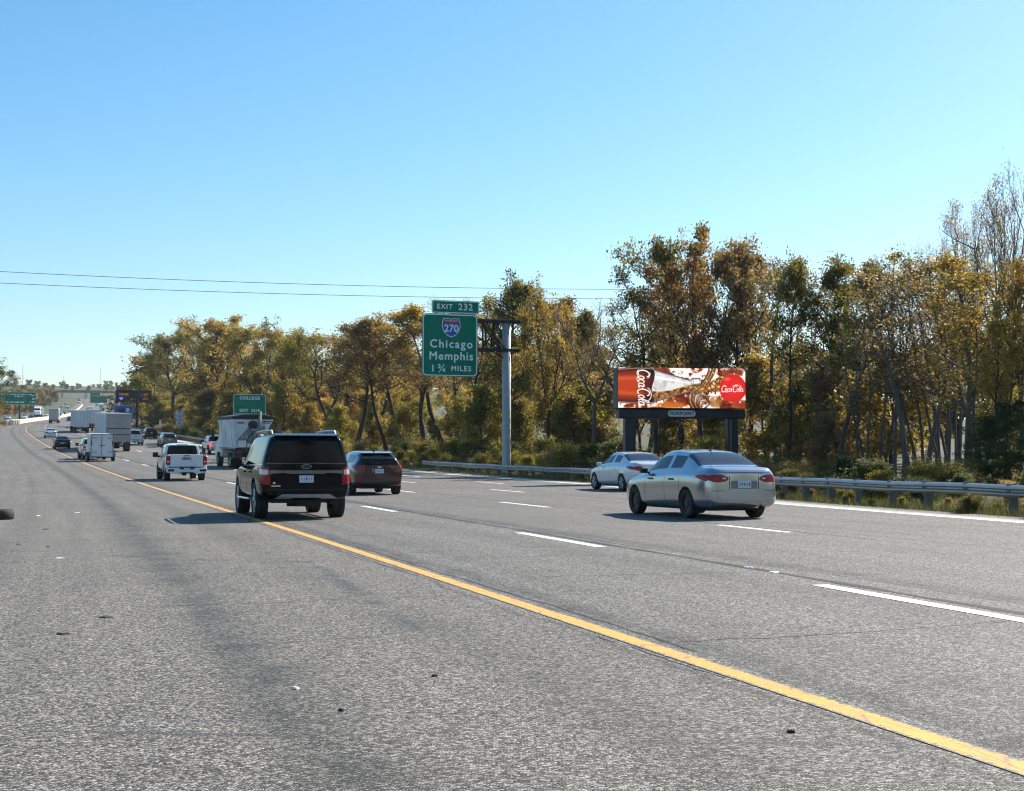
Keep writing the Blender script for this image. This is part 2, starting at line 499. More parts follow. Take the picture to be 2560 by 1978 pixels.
# sand barrels in front of the barrier's blunt end
bm_ = MB(); bm_.lathe([(.30, 0), (.42, .12), (.46, .85), (.48, .88), (.48, .95), (.40, 1.0), (.02, 1.02)], 'z', 14, closed=False)
_bm = bm_.mesh('sand_barrel'); 
M['barrel'] = plain('white barrel plastic', (.72, .70, .64), .6, var=.12, dirt=.3)
_spots = [(395, -4.0), (392.6, -4.5), (392.4, -3.4), (389.8, -4.6), (389.6, -3.4), (386.8, -4.7), (386.6, -3.5), (383.6, -5.0), (383.4, -3.9), (380, -5.4), (379.5, -4.3), (376, -5.6)]
for k, (u, o) in enumerate(_spots):
    b = link('sand_barrel', _bm if k else _bm, None, M['barrel'] if k == 0 else None, True)
    b.location = P(u, o); b.scale = (1.35, 1.35, 1.35)
    tag(b, 'white sand barrel in the cluster guarding the concrete barrier end', 'barrel', 'sand barrels before the barrier end')
# ------------------------------------------------------------------ vegetation
def mat_bark(name, col):
    t = NT(name); v = t.coord('Object')
    mp = t.node('Mapping', {'Scale': (6, 6, 1.2)}); t.l.new(v, mp.inputs[0])
    n = t.noise(2.0, 7, .7, mp.outputs[0])
    t.p(Base_Color=t.mix(n, tuple(c * .45 for c in col), tuple(c * 1.5 for c in col)), Roughness=.95)
    t.bump(n, .8, .03); return t.m
def mat_leaf(name, cols, trans=.45):
    """cols: list of colours; each leaf takes its own from the ramp"""
    t = NT(name)
    at = t.node('Attribute', attribute_name='leaf').outputs['Fac']
    oi = t.node('ObjectInfo').outputs['Random']
    n = t.noise(.30, 3, .5, t.geo())
    f = t.math('ADD', t.math('MULTIPLY', at, .62), t.math('ADD', t.math('MULTIPLY', t.math('SUBTRACT', n, .5), 1.2), t.math('ADD', t.math('MULTIPLY', oi, .24), .06)), True)
    c = t.ramp(f, [(k / (len(cols) - 1), q) for k, q in enumerate(cols)])
    t.p(Base_Color=c, Roughness=.55); t.set(t.b, 'Specular IOR Level', .3)
    tr = t.node('BsdfTranslucent'); t.l.new(t.mix(1.0, c, (1.5, 1.35, .9), 'MULTIPLY'), tr.inputs[0])
    mx = t.node('MixShader', {0: trans}); t.l.new(t.b.outputs[0], mx.inputs[1]); t.l.new(tr.outputs[0], mx.inputs[2])
    t.l.new(mx.outputs[0], t.n['Material Output'].inputs[0])
    return t.m
M['bark'] = mat_bark('dark bark', (.045, .036, .030))
M['bark2'] = mat_bark('grey bark', (.10, .09, .08))
def _c(*cols): return [tuple(.98 * x for x in q) for q in cols]
LEAF = {
 'gold': mat_leaf('golden leaves', _c((.09, .075, .02), (.22, .165, .038), (.40, .285, .065), (.56, .40, .11)), .46),
 'olive': mat_leaf('olive leaves', _c((.045, .052, .014), (.11, .11, .028), (.20, .17, .04), (.36, .27, .06)), .46),
 'rust': mat_leaf('rust leaves', _c((.09, .055, .022), (.23, .125, .040), (.38, .21, .065), (.48, .30, .10)), .46),
 'brown': mat_leaf('brown leaves', _c((.075, .058, .030), (.17, .125, .058), (.29, .21, .10), (.42, .31, .15)), .46),
 'lime': mat_leaf('yellow green leaves', _c((.06, .07, .014), (.16, .16, .030), (.30, .26, .046), (.44, .36, .07)), .46),
 'green': mat_leaf('dark green leaves', _c((.020, .034, .012), (.048, .070, .022), (.085, .11, .034), (.15, .16, .05)), .45),
}
class Tree:
    def __init__(s, seed): s.r = np.random.default_rng(seed); s.bv = []; s.bf = []; s.lp = []; s.ls = []
    def tube(s, pts, rads, n):
        base = len(s.bv); pts = np.asarray(pts, float)
        for i, p in enumerate(pts):
            d = pts[min(i + 1, len(pts) - 1)] - pts[max(i - 1, 0)]
            d = d / (np.linalg.norm(d) + 1e-9)
            a = np.cross(d, [0.31, .95, .05]); a /= np.linalg.norm(a) + 1e-9; b = np.cross(d, a)
            for k in range(n):
                t = 2 * math.pi * k / n
                s.bv.append(p + (a * math.cos(t) + b * math.sin(t)) * rads[i])
        for i in range(len(pts) - 1):
            for k in range(n):
                k2 = (k + 1) % n
                s.bf.append((base + i * n + k, base + i * n + k2, base + (i + 1) * n + k2, base + (i + 1) * n + k))
    def path(s, p0, d0, L, nseg, wob, up):
        r = s.r; p = np.array(p0, float); d = np.array(d0, float); d /= np.linalg.norm(d)
        out = [p.copy()]
        for i in range(nseg):
            d = d + r.normal(0, wob, 3) + np.array([0, 0, up]); d /= np.linalg.norm(d)
            p = p + d * L / nseg; out.append(p.copy())
        return np.array(out)
    def leaves(s, c, n, sp):
        s.lp.append(c + s.r.normal(0, sp, (n, 3)) * np.array([1, 1, .75]))
    def branch(s, p0, d0, L, rad, lev, prm):
        r = s.r
        pts = s.path(p0, d0, L, 5 if lev < 2 else 3, prm['wob'] * (1 + .5 * lev), prm['up'])
        rr = np.linspace(rad, rad * .3, len(pts))
        s.tube(pts, rr, 5 if lev == 0 else (4 if lev == 1 else 3))
        if lev >= prm['lev']:
            for t in (.45, .8, 1.0):
                i = t * (len(pts) - 1); j = int(min(i, len(pts) - 2)); c = pts[j] + (pts[j + 1] - pts[j]) * (i - j)
                k = r.poisson(prm['nl'])
                if k: s.leaves(c, k, prm['sp'])
            return
        nb = prm['nb'][lev]
        for k in range(nb):
            if r.random() < .12: continue
            t = .28 + .72 * (k + r.uniform(0, 1)) / nb
            i = t * (len(pts) - 1); j = int(min(i, len(pts) - 2)); c = pts[j] + (pts[j + 1] - pts[j]) * (i - j)
            d = pts[j + 1] - pts[j]; d /= np.linalg.norm(d)
            side = r.normal(0, 1, 3); side -= d * side.dot(d); side /= np.linalg.norm(side) + 1e-9
            a = r.uniform(.5, 1.0)
            nd = d * math.cos(a) + side * math.sin(a)
            s.branch(c, nd, L * r.uniform(.36, .58) * (1.15 - .45 * t), rad * (.5 - .15 * t), lev + 1, prm)
    def mesh(s, name, leaf):
        tm = bpy.data.meshes.new(name + '_trunk'); tm.from_pydata([tuple(q) for q in s.bv], [], s.bf); tm.update()
        tm.polygons.foreach_set('use_smooth', [True] * len(tm.polygons))
        p = np.concatenate(s.lp) if s.lp else np.zeros((1, 3)); n = len(p); r = s.r
        a = r.normal(0, 1, (n, 3)); a /= np.linalg.norm(a, axis=1)[:, None]
        b = r.normal(0, 1, (n, 3)); b -= a * (a * b).sum(1)[:, None]; b /= np.linalg.norm(b, axis=1)[:, None]
        sz = leaf * r.uniform(.55, 1.25, n)[:, None]
        nrm = np.cross(a, b)
        v = np.empty((n, 4, 3)); v[:, 0] = p - a * sz; v[:, 1] = p - b * sz * .62 + nrm * sz * .22; v[:, 2] = p + a * sz; v[:, 3] = p + b * sz * .62 + nrm * sz * .22
        me = bpy.data.meshes.new(name + '_crown')
        me.vertices.add(4 * n); me.vertices.foreach_set('co', v.ravel())
        me.loops.add(4 * n); me.loops.foreach_set('vertex_index', np.arange(4 * n))
        me.polygons.add(n); me.polygons.foreach_set('loop_start', np.arange(0, 4 * n, 4)); 
        me.update(calc_edges=True)
        at = me.attributes.new('leaf', 'FLOAT', 'POINT'); at.data.foreach_set('value', np.repeat(r.uniform(0, 1, n), 4))
        return tm, me
def proto(name, seed, H, cb, spread, r0, nb1, prm, leaf, lean=.04, fork=0, top=.95, multi=1, droop=0.0):
    """H height, cb clear trunk as a share of H, spread length of the lowest limbs"""
    T = Tree(seed); r = T.r
    for m in range(multi):
        off = np.array([0, 0, 0.]) if multi == 1 else np.append(r.normal(0, .12 * H / 6, 2), 0)
        d0 = np.append(r.normal(0, lean, 2), 1.0)
        h = H * top * (1 if m == 0 else r.uniform(.75, 1.0))
        leaders = []
        if fork:
            hf = h * r.uniform(.28, .45)
            tr = T.path(off, d0, hf, 4, .05, .02); rads = np.linspace(r0 * 1.0, r0 * .78, len(tr)); rads[0] *= 1.35
            T.tube(tr, rads, 8)
            for k in range(fork):
                an = 2 * math.pi * (k + r.uniform(-.2, .2)) / fork; ti = r.uniform(.28, .55)
                dd = np.array([math.cos(an) * ti, math.sin(an) * ti, 1.0])
                L = (h - hf) * r.uniform(.85, 1.05)
                pt = T.path(tr[-1], dd, L, 7, .10, .05); T.tube(pt, np.linspace(r0 * .62, r0 * .10, len(pt)), 6)
                leaders.append((pt, hf, L))
        else:
            tr = T.path(off, d0, h, 9, .055, .02); rads = np.linspace(r0, r0 * .10, len(tr)); rads[0] *= 1.35
            T.tube(tr, rads / (1 if multi == 1 else 1.6), 8); leaders.append((tr, 0, h))
        nb = max(3, int(nb1 / len(leaders) / multi ** .5))
        for pt, z0, L in leaders:
            for k in range(nb):
                t = (k + r.uniform(.1, .9)) / nb
                zz = cb * H + (H * top - cb * H) * t
                ii = np.interp(zz, pt[:, 2], np.arange(len(pt))); j = int(min(ii, len(pt) - 2)); c = pt[j] + (pt[j + 1] - pt[j]) * (ii - j)
                an = k * 2.4 + r.uniform(-.6, .6)
                el = r.uniform(.20, .95) + .4 * t - droop
                shape = math.sin(math.pi * min(1, (.30 + .70 * t)) ** 1.0) ** .6 if t > .3 else .85 + .3 * t
                Lb = spread * max(.30, shape) * r.uniform(.45, 1.35)
                T.branch(c, np.array([math.cos(an) * math.cos(el), math.sin(an) * math.cos(el), math.sin(el)]), Lb, r0 * .33 * (1.1 - .6 * t), 0, prm)
            T.leaves(pt[-1], int(prm['nl'] * 4), prm['sp'] * 1.3)
    return T.mesh(name, leaf)
def prm(nl, nb=(6, 4), sp=.32, wob=.12, up=.05, lev=2): return dict(nl=nl, nb=nb, sp=sp, wob=wob, up=up, lev=lev)
PROTO = {
 'broad0': (15, proto('broad', 11, 15, .26, 5.6, .34, 22, prm(6.5, (7, 5), .27), .13, fork=2)),
 'broad1': (15, proto('broad', 12, 15, .22, 5.2, .30, 22, prm(6.5, (7, 5), .27), .13, fork=3)),
 'broad2': (15, proto('broad', 13, 15, .30, 4.8, .30, 24, prm(6.5, (7, 5), .26), .125)),
 'tall0': (13, proto('tall', 21, 13, .42, 3.1, .20, 17, prm(9, (6, 4), .25), .092, lean=.10)),
 'tall1': (13, proto('tall', 22, 13, .46, 2.7, .18, 17, prm(9, (6, 4), .25), .092, lean=.08)),
 'tall2': (13, proto('tall', 23, 13, .38, 3.4, .22, 17, prm(9, (6, 4), .26), .092, fork=2)),
 'slim0': (11, proto('slim', 31, 11, .36, 1.9, .13, 20, prm(4.4, (5, 4), .2), .066, lean=.05)),
 'slim1': (11, proto('slim', 32, 11, .32, 1.9, .12, 20, prm(4, (5, 4), .2), .066, multi=3)),
 'thin0': (11, proto('thin', 33, 11, .34, 1.5, .11, 20, prm(1.0, (5, 4), .18, .12, .1), .07, lean=.04)),
 'thin1': (11, proto('thin', 34, 11, .30, 1.6, .10, 18, prm(.8, (5, 4), .18, .12, .1), .07, multi=3)),
 'bare0': (13, proto('bare', 41, 13, .34, 3.6, .20, 22, prm(.8, (7, 6), .22, .14, .09), .06, fork=3)),
 'bare1': (13, proto('bare', 42, 13, .38, 3.2, .18, 22, prm(1.5, (7, 6), .22, .14, .09), .06, fork=2)),
 'young0': (6, proto('young', 51, 6, .06, 2.0, .07, 26, prm(7.5, (5, 4), .22, .14, .06), .10)),
 'young1': (6, proto('young', 52, 6, .04, 1.9, .07, 24, prm(7, (5, 4), .22, .14, .06), .10, multi=2)),
 'young2': (6, proto('young', 53, 6, .08, 2.2, .08, 26, prm(6.5, (5, 4), .24, .14, .06), .10, lean=.1)),
 'bush0': (2, proto('bush', 61, 2, .02, 1.15, .03, 22, prm(6, (5, 3), .15, .25, .05), .055, multi=4)),
 'bush1': (2, proto('bush', 62, 2, .02, 1.4, .03, 22, prm(6, (5, 3), .17, .25, .04), .055, multi=5)),
 'far0': (9, proto('far', 71, 9, .10, 3.6, .2, 14, prm(6, (4, 3), .5), .34)),
 'far1': (9, proto('far', 72, 9, .14, 3.2, .2, 14, prm(6, (4, 3), .5), .32, fork=2)),
 'spruce': (7, proto('spruce', 81, 7, .03, 1.9, .10, 46, prm(7, (7, 3), .13, .06, -.03), .07, droop=.55)),
}
for k_, (h_, (tm_, cm_)) in list(PROTO.items()):
    _co = np.zeros(len(cm_.vertices) * 3); cm_.vertices.foreach_get('co', _co)
    PROTO[k_] = (float(np.percentile(_co[2::3], 99.6)), (tm_, cm_))      # true height of the crown
    tm_.materials.append(M['bark']); cm_.materials.append(LEAF['gold'])
_trr = random.Random(5)
def tree(kind, loc, H, col, label, group=None, wx=1.0, rot=None, name='tree', bark=None, cat='tree'):
    h0, (tm, cm) = PROTO[kind]
    s = H / h0
    e = empty(name, loc, _trr.uniform(0, 6.28) if rot is None else rot)
    e.scale = (s * wx, s * wx, s)
    for nm, me in (('trunk', tm), ('crown', cm)):
        o = bpy.data.objects.new(nm, me); COL.objects.link(o); o.parent = e
        if nm == 'crown':
            o.material_slots[0].link = 'OBJECT'; o.material_slots[0].material = LEAF[col]
        elif bark:
            o.material_slots[0].link = 'OBJECT'; o.material_slots[0].material = bark
    tag(e, label, cat, group)
    return e
# ------------------------------------------------------------------ vehicles: shared tools
def evaluated(me, mods):
    """mesh -> mesh with modifiers applied; mods is a list of (type, dict)"""
    o = bpy.data.objects.new('tmp', me); COL.objects.link(o)
    tmp = []
    for ty, kw in mods:
        m = o.modifiers.new('m', ty)
        for k, v in kw.items():
            if k == 'cutter':
                c = bpy.data.objects.new('tmpc', v); COL.objects.link(c); tmp.append(c); m.object = c
            else: setattr(m, k, v)
    dg = bpy.context.evaluated_depsgraph_get()
    out = bpy.data.meshes.new_from_object(o.evaluated_get(dg))
    for q in [o] + tmp: bpy.data.objects.remove(q)
    return out

def section(st):
    """half cross-section, bottom centre to top centre"""
    x, zb, w, zs, wb, zw, wt, zt, zc = st
    return [(0, zb), (.78 * w, zb), (.93 * w, zb + .04), (.985 * w, zb + .25 * (zs - zb)), (w, zb + .6 * (zs - zb)), (.985 * w, zs - .05), (.955 * w, zs),
            (wb, zw), (wt, zt), (wt * .93, zt + .62 * (zc - zt)), (wt * .55, zc - .1 * (zc - zt)), (0, zc)]
NR = 12
def loft(stations, flags, arches, arch_r, name, width, cut_z=None):
    """stations rear to front; flags[i] for the strip i..i+1: 's' side glass, 'b' black pillar, 'r' rear glass, 'f' windscreen.
    material slots 0 paint 1 glass 2 black"""
    bm = bmesh.new(); rings = []
    for st in stations:
        sec = section(st)
        L = [bm.verts.new((st[0], y, z)) for y, z in sec]
        Rr = [L[0]] + [bm.verts.new((st[0], -y, z)) for y, z in sec[1:-1]] + [L[-1]]
        rings.append((L, Rr))
    def quad(a, b, c, d, mi=0):
        vs = []
        for q in (a, b, c, d):
            if q not in vs: vs.append(q)
        try:
            f = bm.faces.new(vs); f.material_index = mi
        except ValueError: pass
    for i in range(len(stations) - 1):
        fl = flags[i] if i < len(flags) else ''
        for side in (0, 1):
            A, B = rings[i][side], rings[i + 1][side]
            for j in range(NR - 1):
                mi = 0
                if j == 7 and 's' in fl: mi = 1
                if j == 7 and 'b' in fl: mi = 2
                if j >= 8 and ('r' in fl or 'f' in fl): mi = 1
                if j in (0, 1): mi = 2
                quad(A[j], A[j + 1], B[j + 1], B[j], mi)
    for i in (0, len(stations) - 1):
        L, Rr = rings[i]
        for j in range(NR - 1): quad(L[j], L[j + 1], Rr[j + 1], Rr[j], 2 if j in (0, 1) else 0)
    bmesh.ops.recalc_face_normals(bm, faces=bm.faces)
    me = bpy.data.meshes.new(name); bm.to_mesh(me); bm.free()
    for _ in range(3): me.materials.append(M['black'])
    me = evaluated(me, [('SUBSURF', dict(levels=2, render_levels=2))])
    cut = MB()
    for ax, az in arches:
        cut.lathe([(.001, -width), (arch_r, -width), (arch_r, width), (.001, width)], 'y', 28, (ax, 0, az), closed=False)
    cm = cut.mesh('cut'); cm.materials.append(M['black']); cm.materials.append(M['black']); cm.materials.append(M['black'])
    cm.polygons.foreach_set('material_index', [2] * len(cm.polygons))
    bmc = bmesh.new(); bmc.from_mesh(cm); bmesh.ops.remove_doubles(bmc, verts=bmc.verts, dist=.0005); bmesh.ops.recalc_face_normals(bmc, faces=bmc.faces); bmc.to_mesh(cm); bmc.free()
    me = evaluated(me, [('BOOLEAN', dict(operation='DIFFERENCE', solver='EXACT', cutter=cm))])
    return me

def islands(bm, faces):
    todo = set(faces); out = []
    while todo:
        f = todo.pop(); st = [f]; isl = [f]
        while st:
            q = st.pop()
            for e in q.edges:
                for g in e.link_faces:
                    if g in todo: todo.remove(g); st.append(g); isl.append(g)
        out.append(isl)
    return out
def submesh(bm, faces, name):
    idx = {}; vs = []; fs = []
    for f in faces:
        q = []
        for v in f.verts:
            if v not in idx: idx[v] = len(vs); vs.append(tuple(v.co))
            q.append(idx[v])
        fs.append(q)
    return mesh_from(name, vs, fs)
def split_body(me, parent, paintm, glassm, has_front=True):
    """one mesh -> body, windows as parts of the thing; returns the body's BVH"""
    bm = bmesh.new(); bm.from_mesh(me)
    bvh = BVHTree.FromBMesh(bm)
    gl = [f for f in bm.faces if f.material_index == 1]
    for isl in islands(bm, gl):
        n = Vector(); c = Vector(); a = 0
        for f in isl:
            ar = f.calc_area(); n += f.normal * ar; c += f.calc_center_median() * ar; a += ar
        if a < .02: continue
        n.normalize(); c /= a
        nm = 'rear_window' if n.x < -.25 and abs(n.y) < .4 else ('windshield' if n.x > .25 and abs(n.y) < .4 else 'side_window')
        link(nm, submesh(bm, isl, nm), parent, glassm, True)
    bmesh.ops.delete(bm, geom=gl, context='FACES')
    bm.to_mesh(me); bm.free()
    body = link('body', me, parent, [paintm, glassm, M['black']])
    me.polygons.foreach_set('use_smooth', [True] * len(me.polygons))
    me.set_sharp_from_angle(angle=R(35)) if hasattr(me, 'set_sharp_from_angle') else None
    return body, bvh

def decal(name, bvh, poly, view, mat, parent, lift=.006, thick=.02, step=.05, smooth=True):
    """a raised panel that follows the body. view 'rear','front' -> poly (y,z); 'left','right' -> poly (x,z); 'top' -> (x,y); or (dir vector, origin) for oblique"""
    bm = bmesh.new()
    D = {'rear': Vector((1, 0, 0)), 'front': Vector((-1, 0, 0)), 'left': Vector((0, -1, 0)), 'right': Vector((0, 1, 0)), 'top': Vector((0, 0, -1))}[view]
    def to3(a, b):
        return {'rear': Vector((-8, a, b)), 'front': Vector((8, a, b)), 'left': Vector((a, 4, b)), 'right': Vector((a, -4, b)), 'top': Vector((a, b, 5))}[view]
    vs = [bm.verts.new((a, b, 0)) for a, b in poly]
    bm.faces.new(vs)
    a0, a1 = min(p[0] for p in poly), max(p[0] for p in poly); b0, b1 = min(p[1] for p in poly), max(p[1] for p in poly)
    for lo, hi, nrm in ((a0, a1, (1, 0, 0)), (b0, b1, (0, 1, 0))):
        n = int((hi - lo) / step)
        for k in range(1, n + 1):
            t = lo + (hi - lo) * k / (n + 1)
            co = (t, 0, 0) if nrm[0] else (0, t, 0)
            bmesh.ops.bisect_plane(bm, geom=bm.verts[:] + bm.edges[:] + bm.faces[:], plane_co=co, plane_no=nrm, dist=1e-5)
    bmesh.ops.triangulate(bm, faces=bm.faces)
    hits = []; miss = []
    for v in bm.verts:
        o = to3(v.co.x, v.co.y); h = bvh.ray_cast(o, D)
        if h[0] is None: miss.append((v, o))
        else:
            hits.append((h[0] - o).dot(D)); v.co = h[0] - D * lift
    md = max(hits) if hits else 6
    for v, o in miss: v.co = o + D * md
    ret = bmesh.ops.extrude_face_region(bm, geom=bm.faces[:])
    for v in [g for g in ret['geom'] if isinstance(g, bmesh.types.BMVert)]: v.co += D * thick
    bmesh.ops.recalc_face_normals(bm, faces=bm.faces)
    me = bpy.data.meshes.new(name); bm.to_mesh(me); bm.free()
    o = link(name, me, parent, mat)
    return o
def mir(poly): return [(-a, b) for a, b in poly][::-1]
def rrect(a0, a1, b0, b1, r=.02, n=3):
    out = []
    for cx, cy, s in ((a1 - r, b1 - r, 0), (a0 + r, b1 - r, 1), (a0 + r, b0 + r, 2), (a1 - r, b0 + r, 3)):
        for k in range(n + 1):
            t = (s + k / n) * math.pi / 2; out.append((cx + r * math.cos(t), cy + r * math.sin(t)))
    return out

_wheelcache = {}
def wheel_meshes(r, w, rr, style):
    key = (r, w, rr, style)
    if key in _wheelcache: return _wheelcache[key]
    t = MB(); h = w / 2
    t.lathe([(rr, -h * .8), (r * .86, -h * .98), (r * .95, -h), (r * .99, -h * .86), (r, -h * .6), (r, -.02), (r * .985, -.012), (r * .985, .012), (r, .02), (r, h * .6), (r * .99, h * .86), (r * .95, h), (r * .86, h * .98), (rr, h * .8)], 'y', 36)
    g = MB()
    g.lathe([(rr * 1.01, -h * .82), (rr * 1.01, h * .84), (rr * .93, h * .80), (rr * .88, h * .35), (rr * .3, h * .30), (.01, h * .3), (.01, -h * .5), (rr * .9, -h * .5)], 'y', 36)
    if style == 'spoke':
        for k in range(5):
            a = 2 * math.pi * k / 5
            for da in (-.16, .16):
                p = (rr * .18 * math.cos(a), h * .62, rr * .18 * math.sin(a)); q = (rr * .90 * math.cos(a + da), h * .74, rr * .90 * math.sin(a + da))
                g.tube(p, q, .034, .026, 6)
        g.lathe([(.001, h * .75), (rr * .22, h * .74), (rr * .26, h * .5), (.001, h * .4)], 'y', 16, closed=False)
    else:
        g.lathe([(.001, h * .55), (rr * .35, h * .6), (rr * .5, h * .45), (rr * .8, h * .55), (rr * .86, h * .4), (.001, h * .3)], 'y', 24, closed=False)
        for k in range(8):
            a = 2 * math.pi * k / 8
            g.lathe([(.001, h * .62), (.02, h * .6), (.02, h * .4), (.001, h * .4)], 'y', 6, (rr * .42 * math.cos(a), 0, rr * .42 * math.sin(a)), closed=False)
    _wheelcache[key] = (t.mesh('tyre'), g.mesh('rim'))
    for m in _wheelcache[key]: m.polygons.foreach_set('use_smooth', [True] * len(m.polygons)); m.set_sharp_from_angle(angle=R(40))
    return _wheelcache[key]
def wheel(parent, x, y, r, w=.22, rr=None, style='spoke', rim='alloy', name='wheel', z=None):
    rr = rr or r * .66
    tm, gm = wheel_meshes(round(r, 3), w, round(rr, 3), style)
    e = empty(name, (x, y, z or r), 0); e.parent = parent
    if y < 0: e.rotation_euler = (0, 0, math.pi)
    for nm, me, mt in (('tyre', tm, M['rubber']), ('rim', gm, M[rim])):
        o = bpy.data.objects.new(nm, me); COL.objects.link(o); o.parent = e
        if not me.materials: me.materials.append(mt)
        o.material_slots[0].link = 'OBJECT'; o.material_slots[0].material = mt
    return e
def text_mesh(s, size, bold=.0, space=1.0, extrude=.004, align='CENTER'):
    cu = bpy.data.curves.new('txt', 'FONT'); cu.body = s; cu.size = size; cu.align_x = align; cu.align_y = 'CENTER'
    cu.space_character = space; cu.extrude = extrude; cu.resolution_u = 3
    o = bpy.data.objects.new('txt', cu); COL.objects.link(o)
    me = bpy.data.meshes.new_from_object(o.evaluated_get(bpy.context.evaluated_depsgraph_get()))
    bpy.data.objects.remove(o)
    if bold:      # thicken by shifted copies, each at a slightly different depth
        bm = bmesh.new(); k = 0
        for dx, dy in ((0, 0), (bold, 0), (-bold, 0), (0, bold), (0, -bold)):
            q = me.copy(); q.transform(Matrix.Translation((dx, dy, .0012 * k))); bm.from_mesh(q); bpy.data.meshes.remove(q); k += 1
        bm.to_mesh(me); bm.free()
    return me
def text_on(name, s, size, loc, mat, parent, rot=(R(90), 0, -R(90)), **kw):
    """default rotation reads from behind a vehicle that points along +x"""
    o = link(name, text_mesh(s, size, **kw), parent, mat)
    o.location = loc; o.rotation_euler = rot; return o
def place(name, u, off, label, cat, dyaw=0.0, group=None):
    e = empty(name, P(u, off)); e.rotation_euler = (0, -slope(u + 1.5), heading(u + 1.5) + dyaw)
    return tag(e, label, cat, group)
_plr = random.Random(4)
def plate(parent, x, y, z, w=.31, h=.155, marks=True):
    p = MB().box(x - .012, x, y - w / 2, y + w / 2, z - h / 2, z + h / 2).build('license_plate', M['plate'], parent, bevel=.006)
    if marks:
        m = MB()
        for k in range(5):
            yy = y - w * .34 + w * .17 * k; q = _plr.uniform(.007, .018); m.box(x - .0145, x - .0115, yy - q, yy + q * .6, z - h * _plr.uniform(.05, .24), z + h * _plr.uniform(.1, .24))
        m.build('lettering', M['plate_ink'], p)
    return p
def mirror_arm(parent, x, y, z, s, mat, size=(.10, .22, .15)):
    m = MB(); a, b, c = size
    m.prism([(x - a * .6, z - c * .5), (x + a * .5, z - c * .42), (x + a * .7, z + .1 * c), (x + a * .3, z + c * .5), (x - a * .6, z + c * .5)], y + s * .04, y + s * (.04 + b), 'y')
    m.box(x - .02, x + .05, min(y - s * .06, y + s * .06), max(y - s * .06, y + s * .06), z - c * .48, z - c * .15)
    return m.build('wing_mirror', mat, parent, bevel=.02)

# ------------------------------------------------------------------ sedan (origin on the road below the rear axle, +x forward)
SED = [(-.99, .36, .60, .80, .54, .88, .48, .93, .955), (-.93, .27, .78, .88, .70, .965, .62, 1.02, 1.045), (-.80, .22, .835, .915, .76, .995, .69, 1.065, 1.09),
       (-.62, .20, .865, .935, .785, 1.00, .705, 1.07, 1.095), (-.34, .19, .88, .945, .80, 1.01, .70, 1.085, 1.11), (-.06, .19, .885, .95, .80, 1.025, .64, 1.225, 1.26), (.36, .19, .888, .95, .80, 1.02, .585, 1.375, 1.43),
       (.72, .19, .888, .945, .80, 1.01, .575, 1.385, 1.46), (.95, .19, .888, .94, .80, 1.0, .58, 1.395, 1.475), (1.04, .19, .888, .935, .80, .995, .58, 1.395, 1.478), (1.35, .19, .888, .925, .80, .985, .575, 1.385, 1.475),
       (1.62, .19, .888, .915, .80, .975, .57, 1.36, 1.445), (2.15, .19, .885, .89, .795, .95, .66, 1.08, 1.16), (2.42, .19, .88, .87, .775, .93, .66, .96, 1.0), (2.75, .19, .875, .83, .74, .88, .62, .915, .955),
       (3.10, .20, .85, .77, .70, .815, .58, .85, .885), (3.36, .22, .76, .68, .60, .74, .50, .77, .80), (3.47, .28, .66, .60, .52, .66, .42, .69, .71), (3.52, .34, .52, .54, .42, .60, .34, .62, .63)]
SEDF = ['', '', '', '', 'r', 'r', 's', 's', 'b', 's', 's', 'fs', 'f', '', '', '', '', '']
M['recess'] = plain('plate recess painted shade', (.20, .20, .205), .45, .5)  # shade of the recess put into a darker grey patch, no real hollow
_sedan_mesh = None
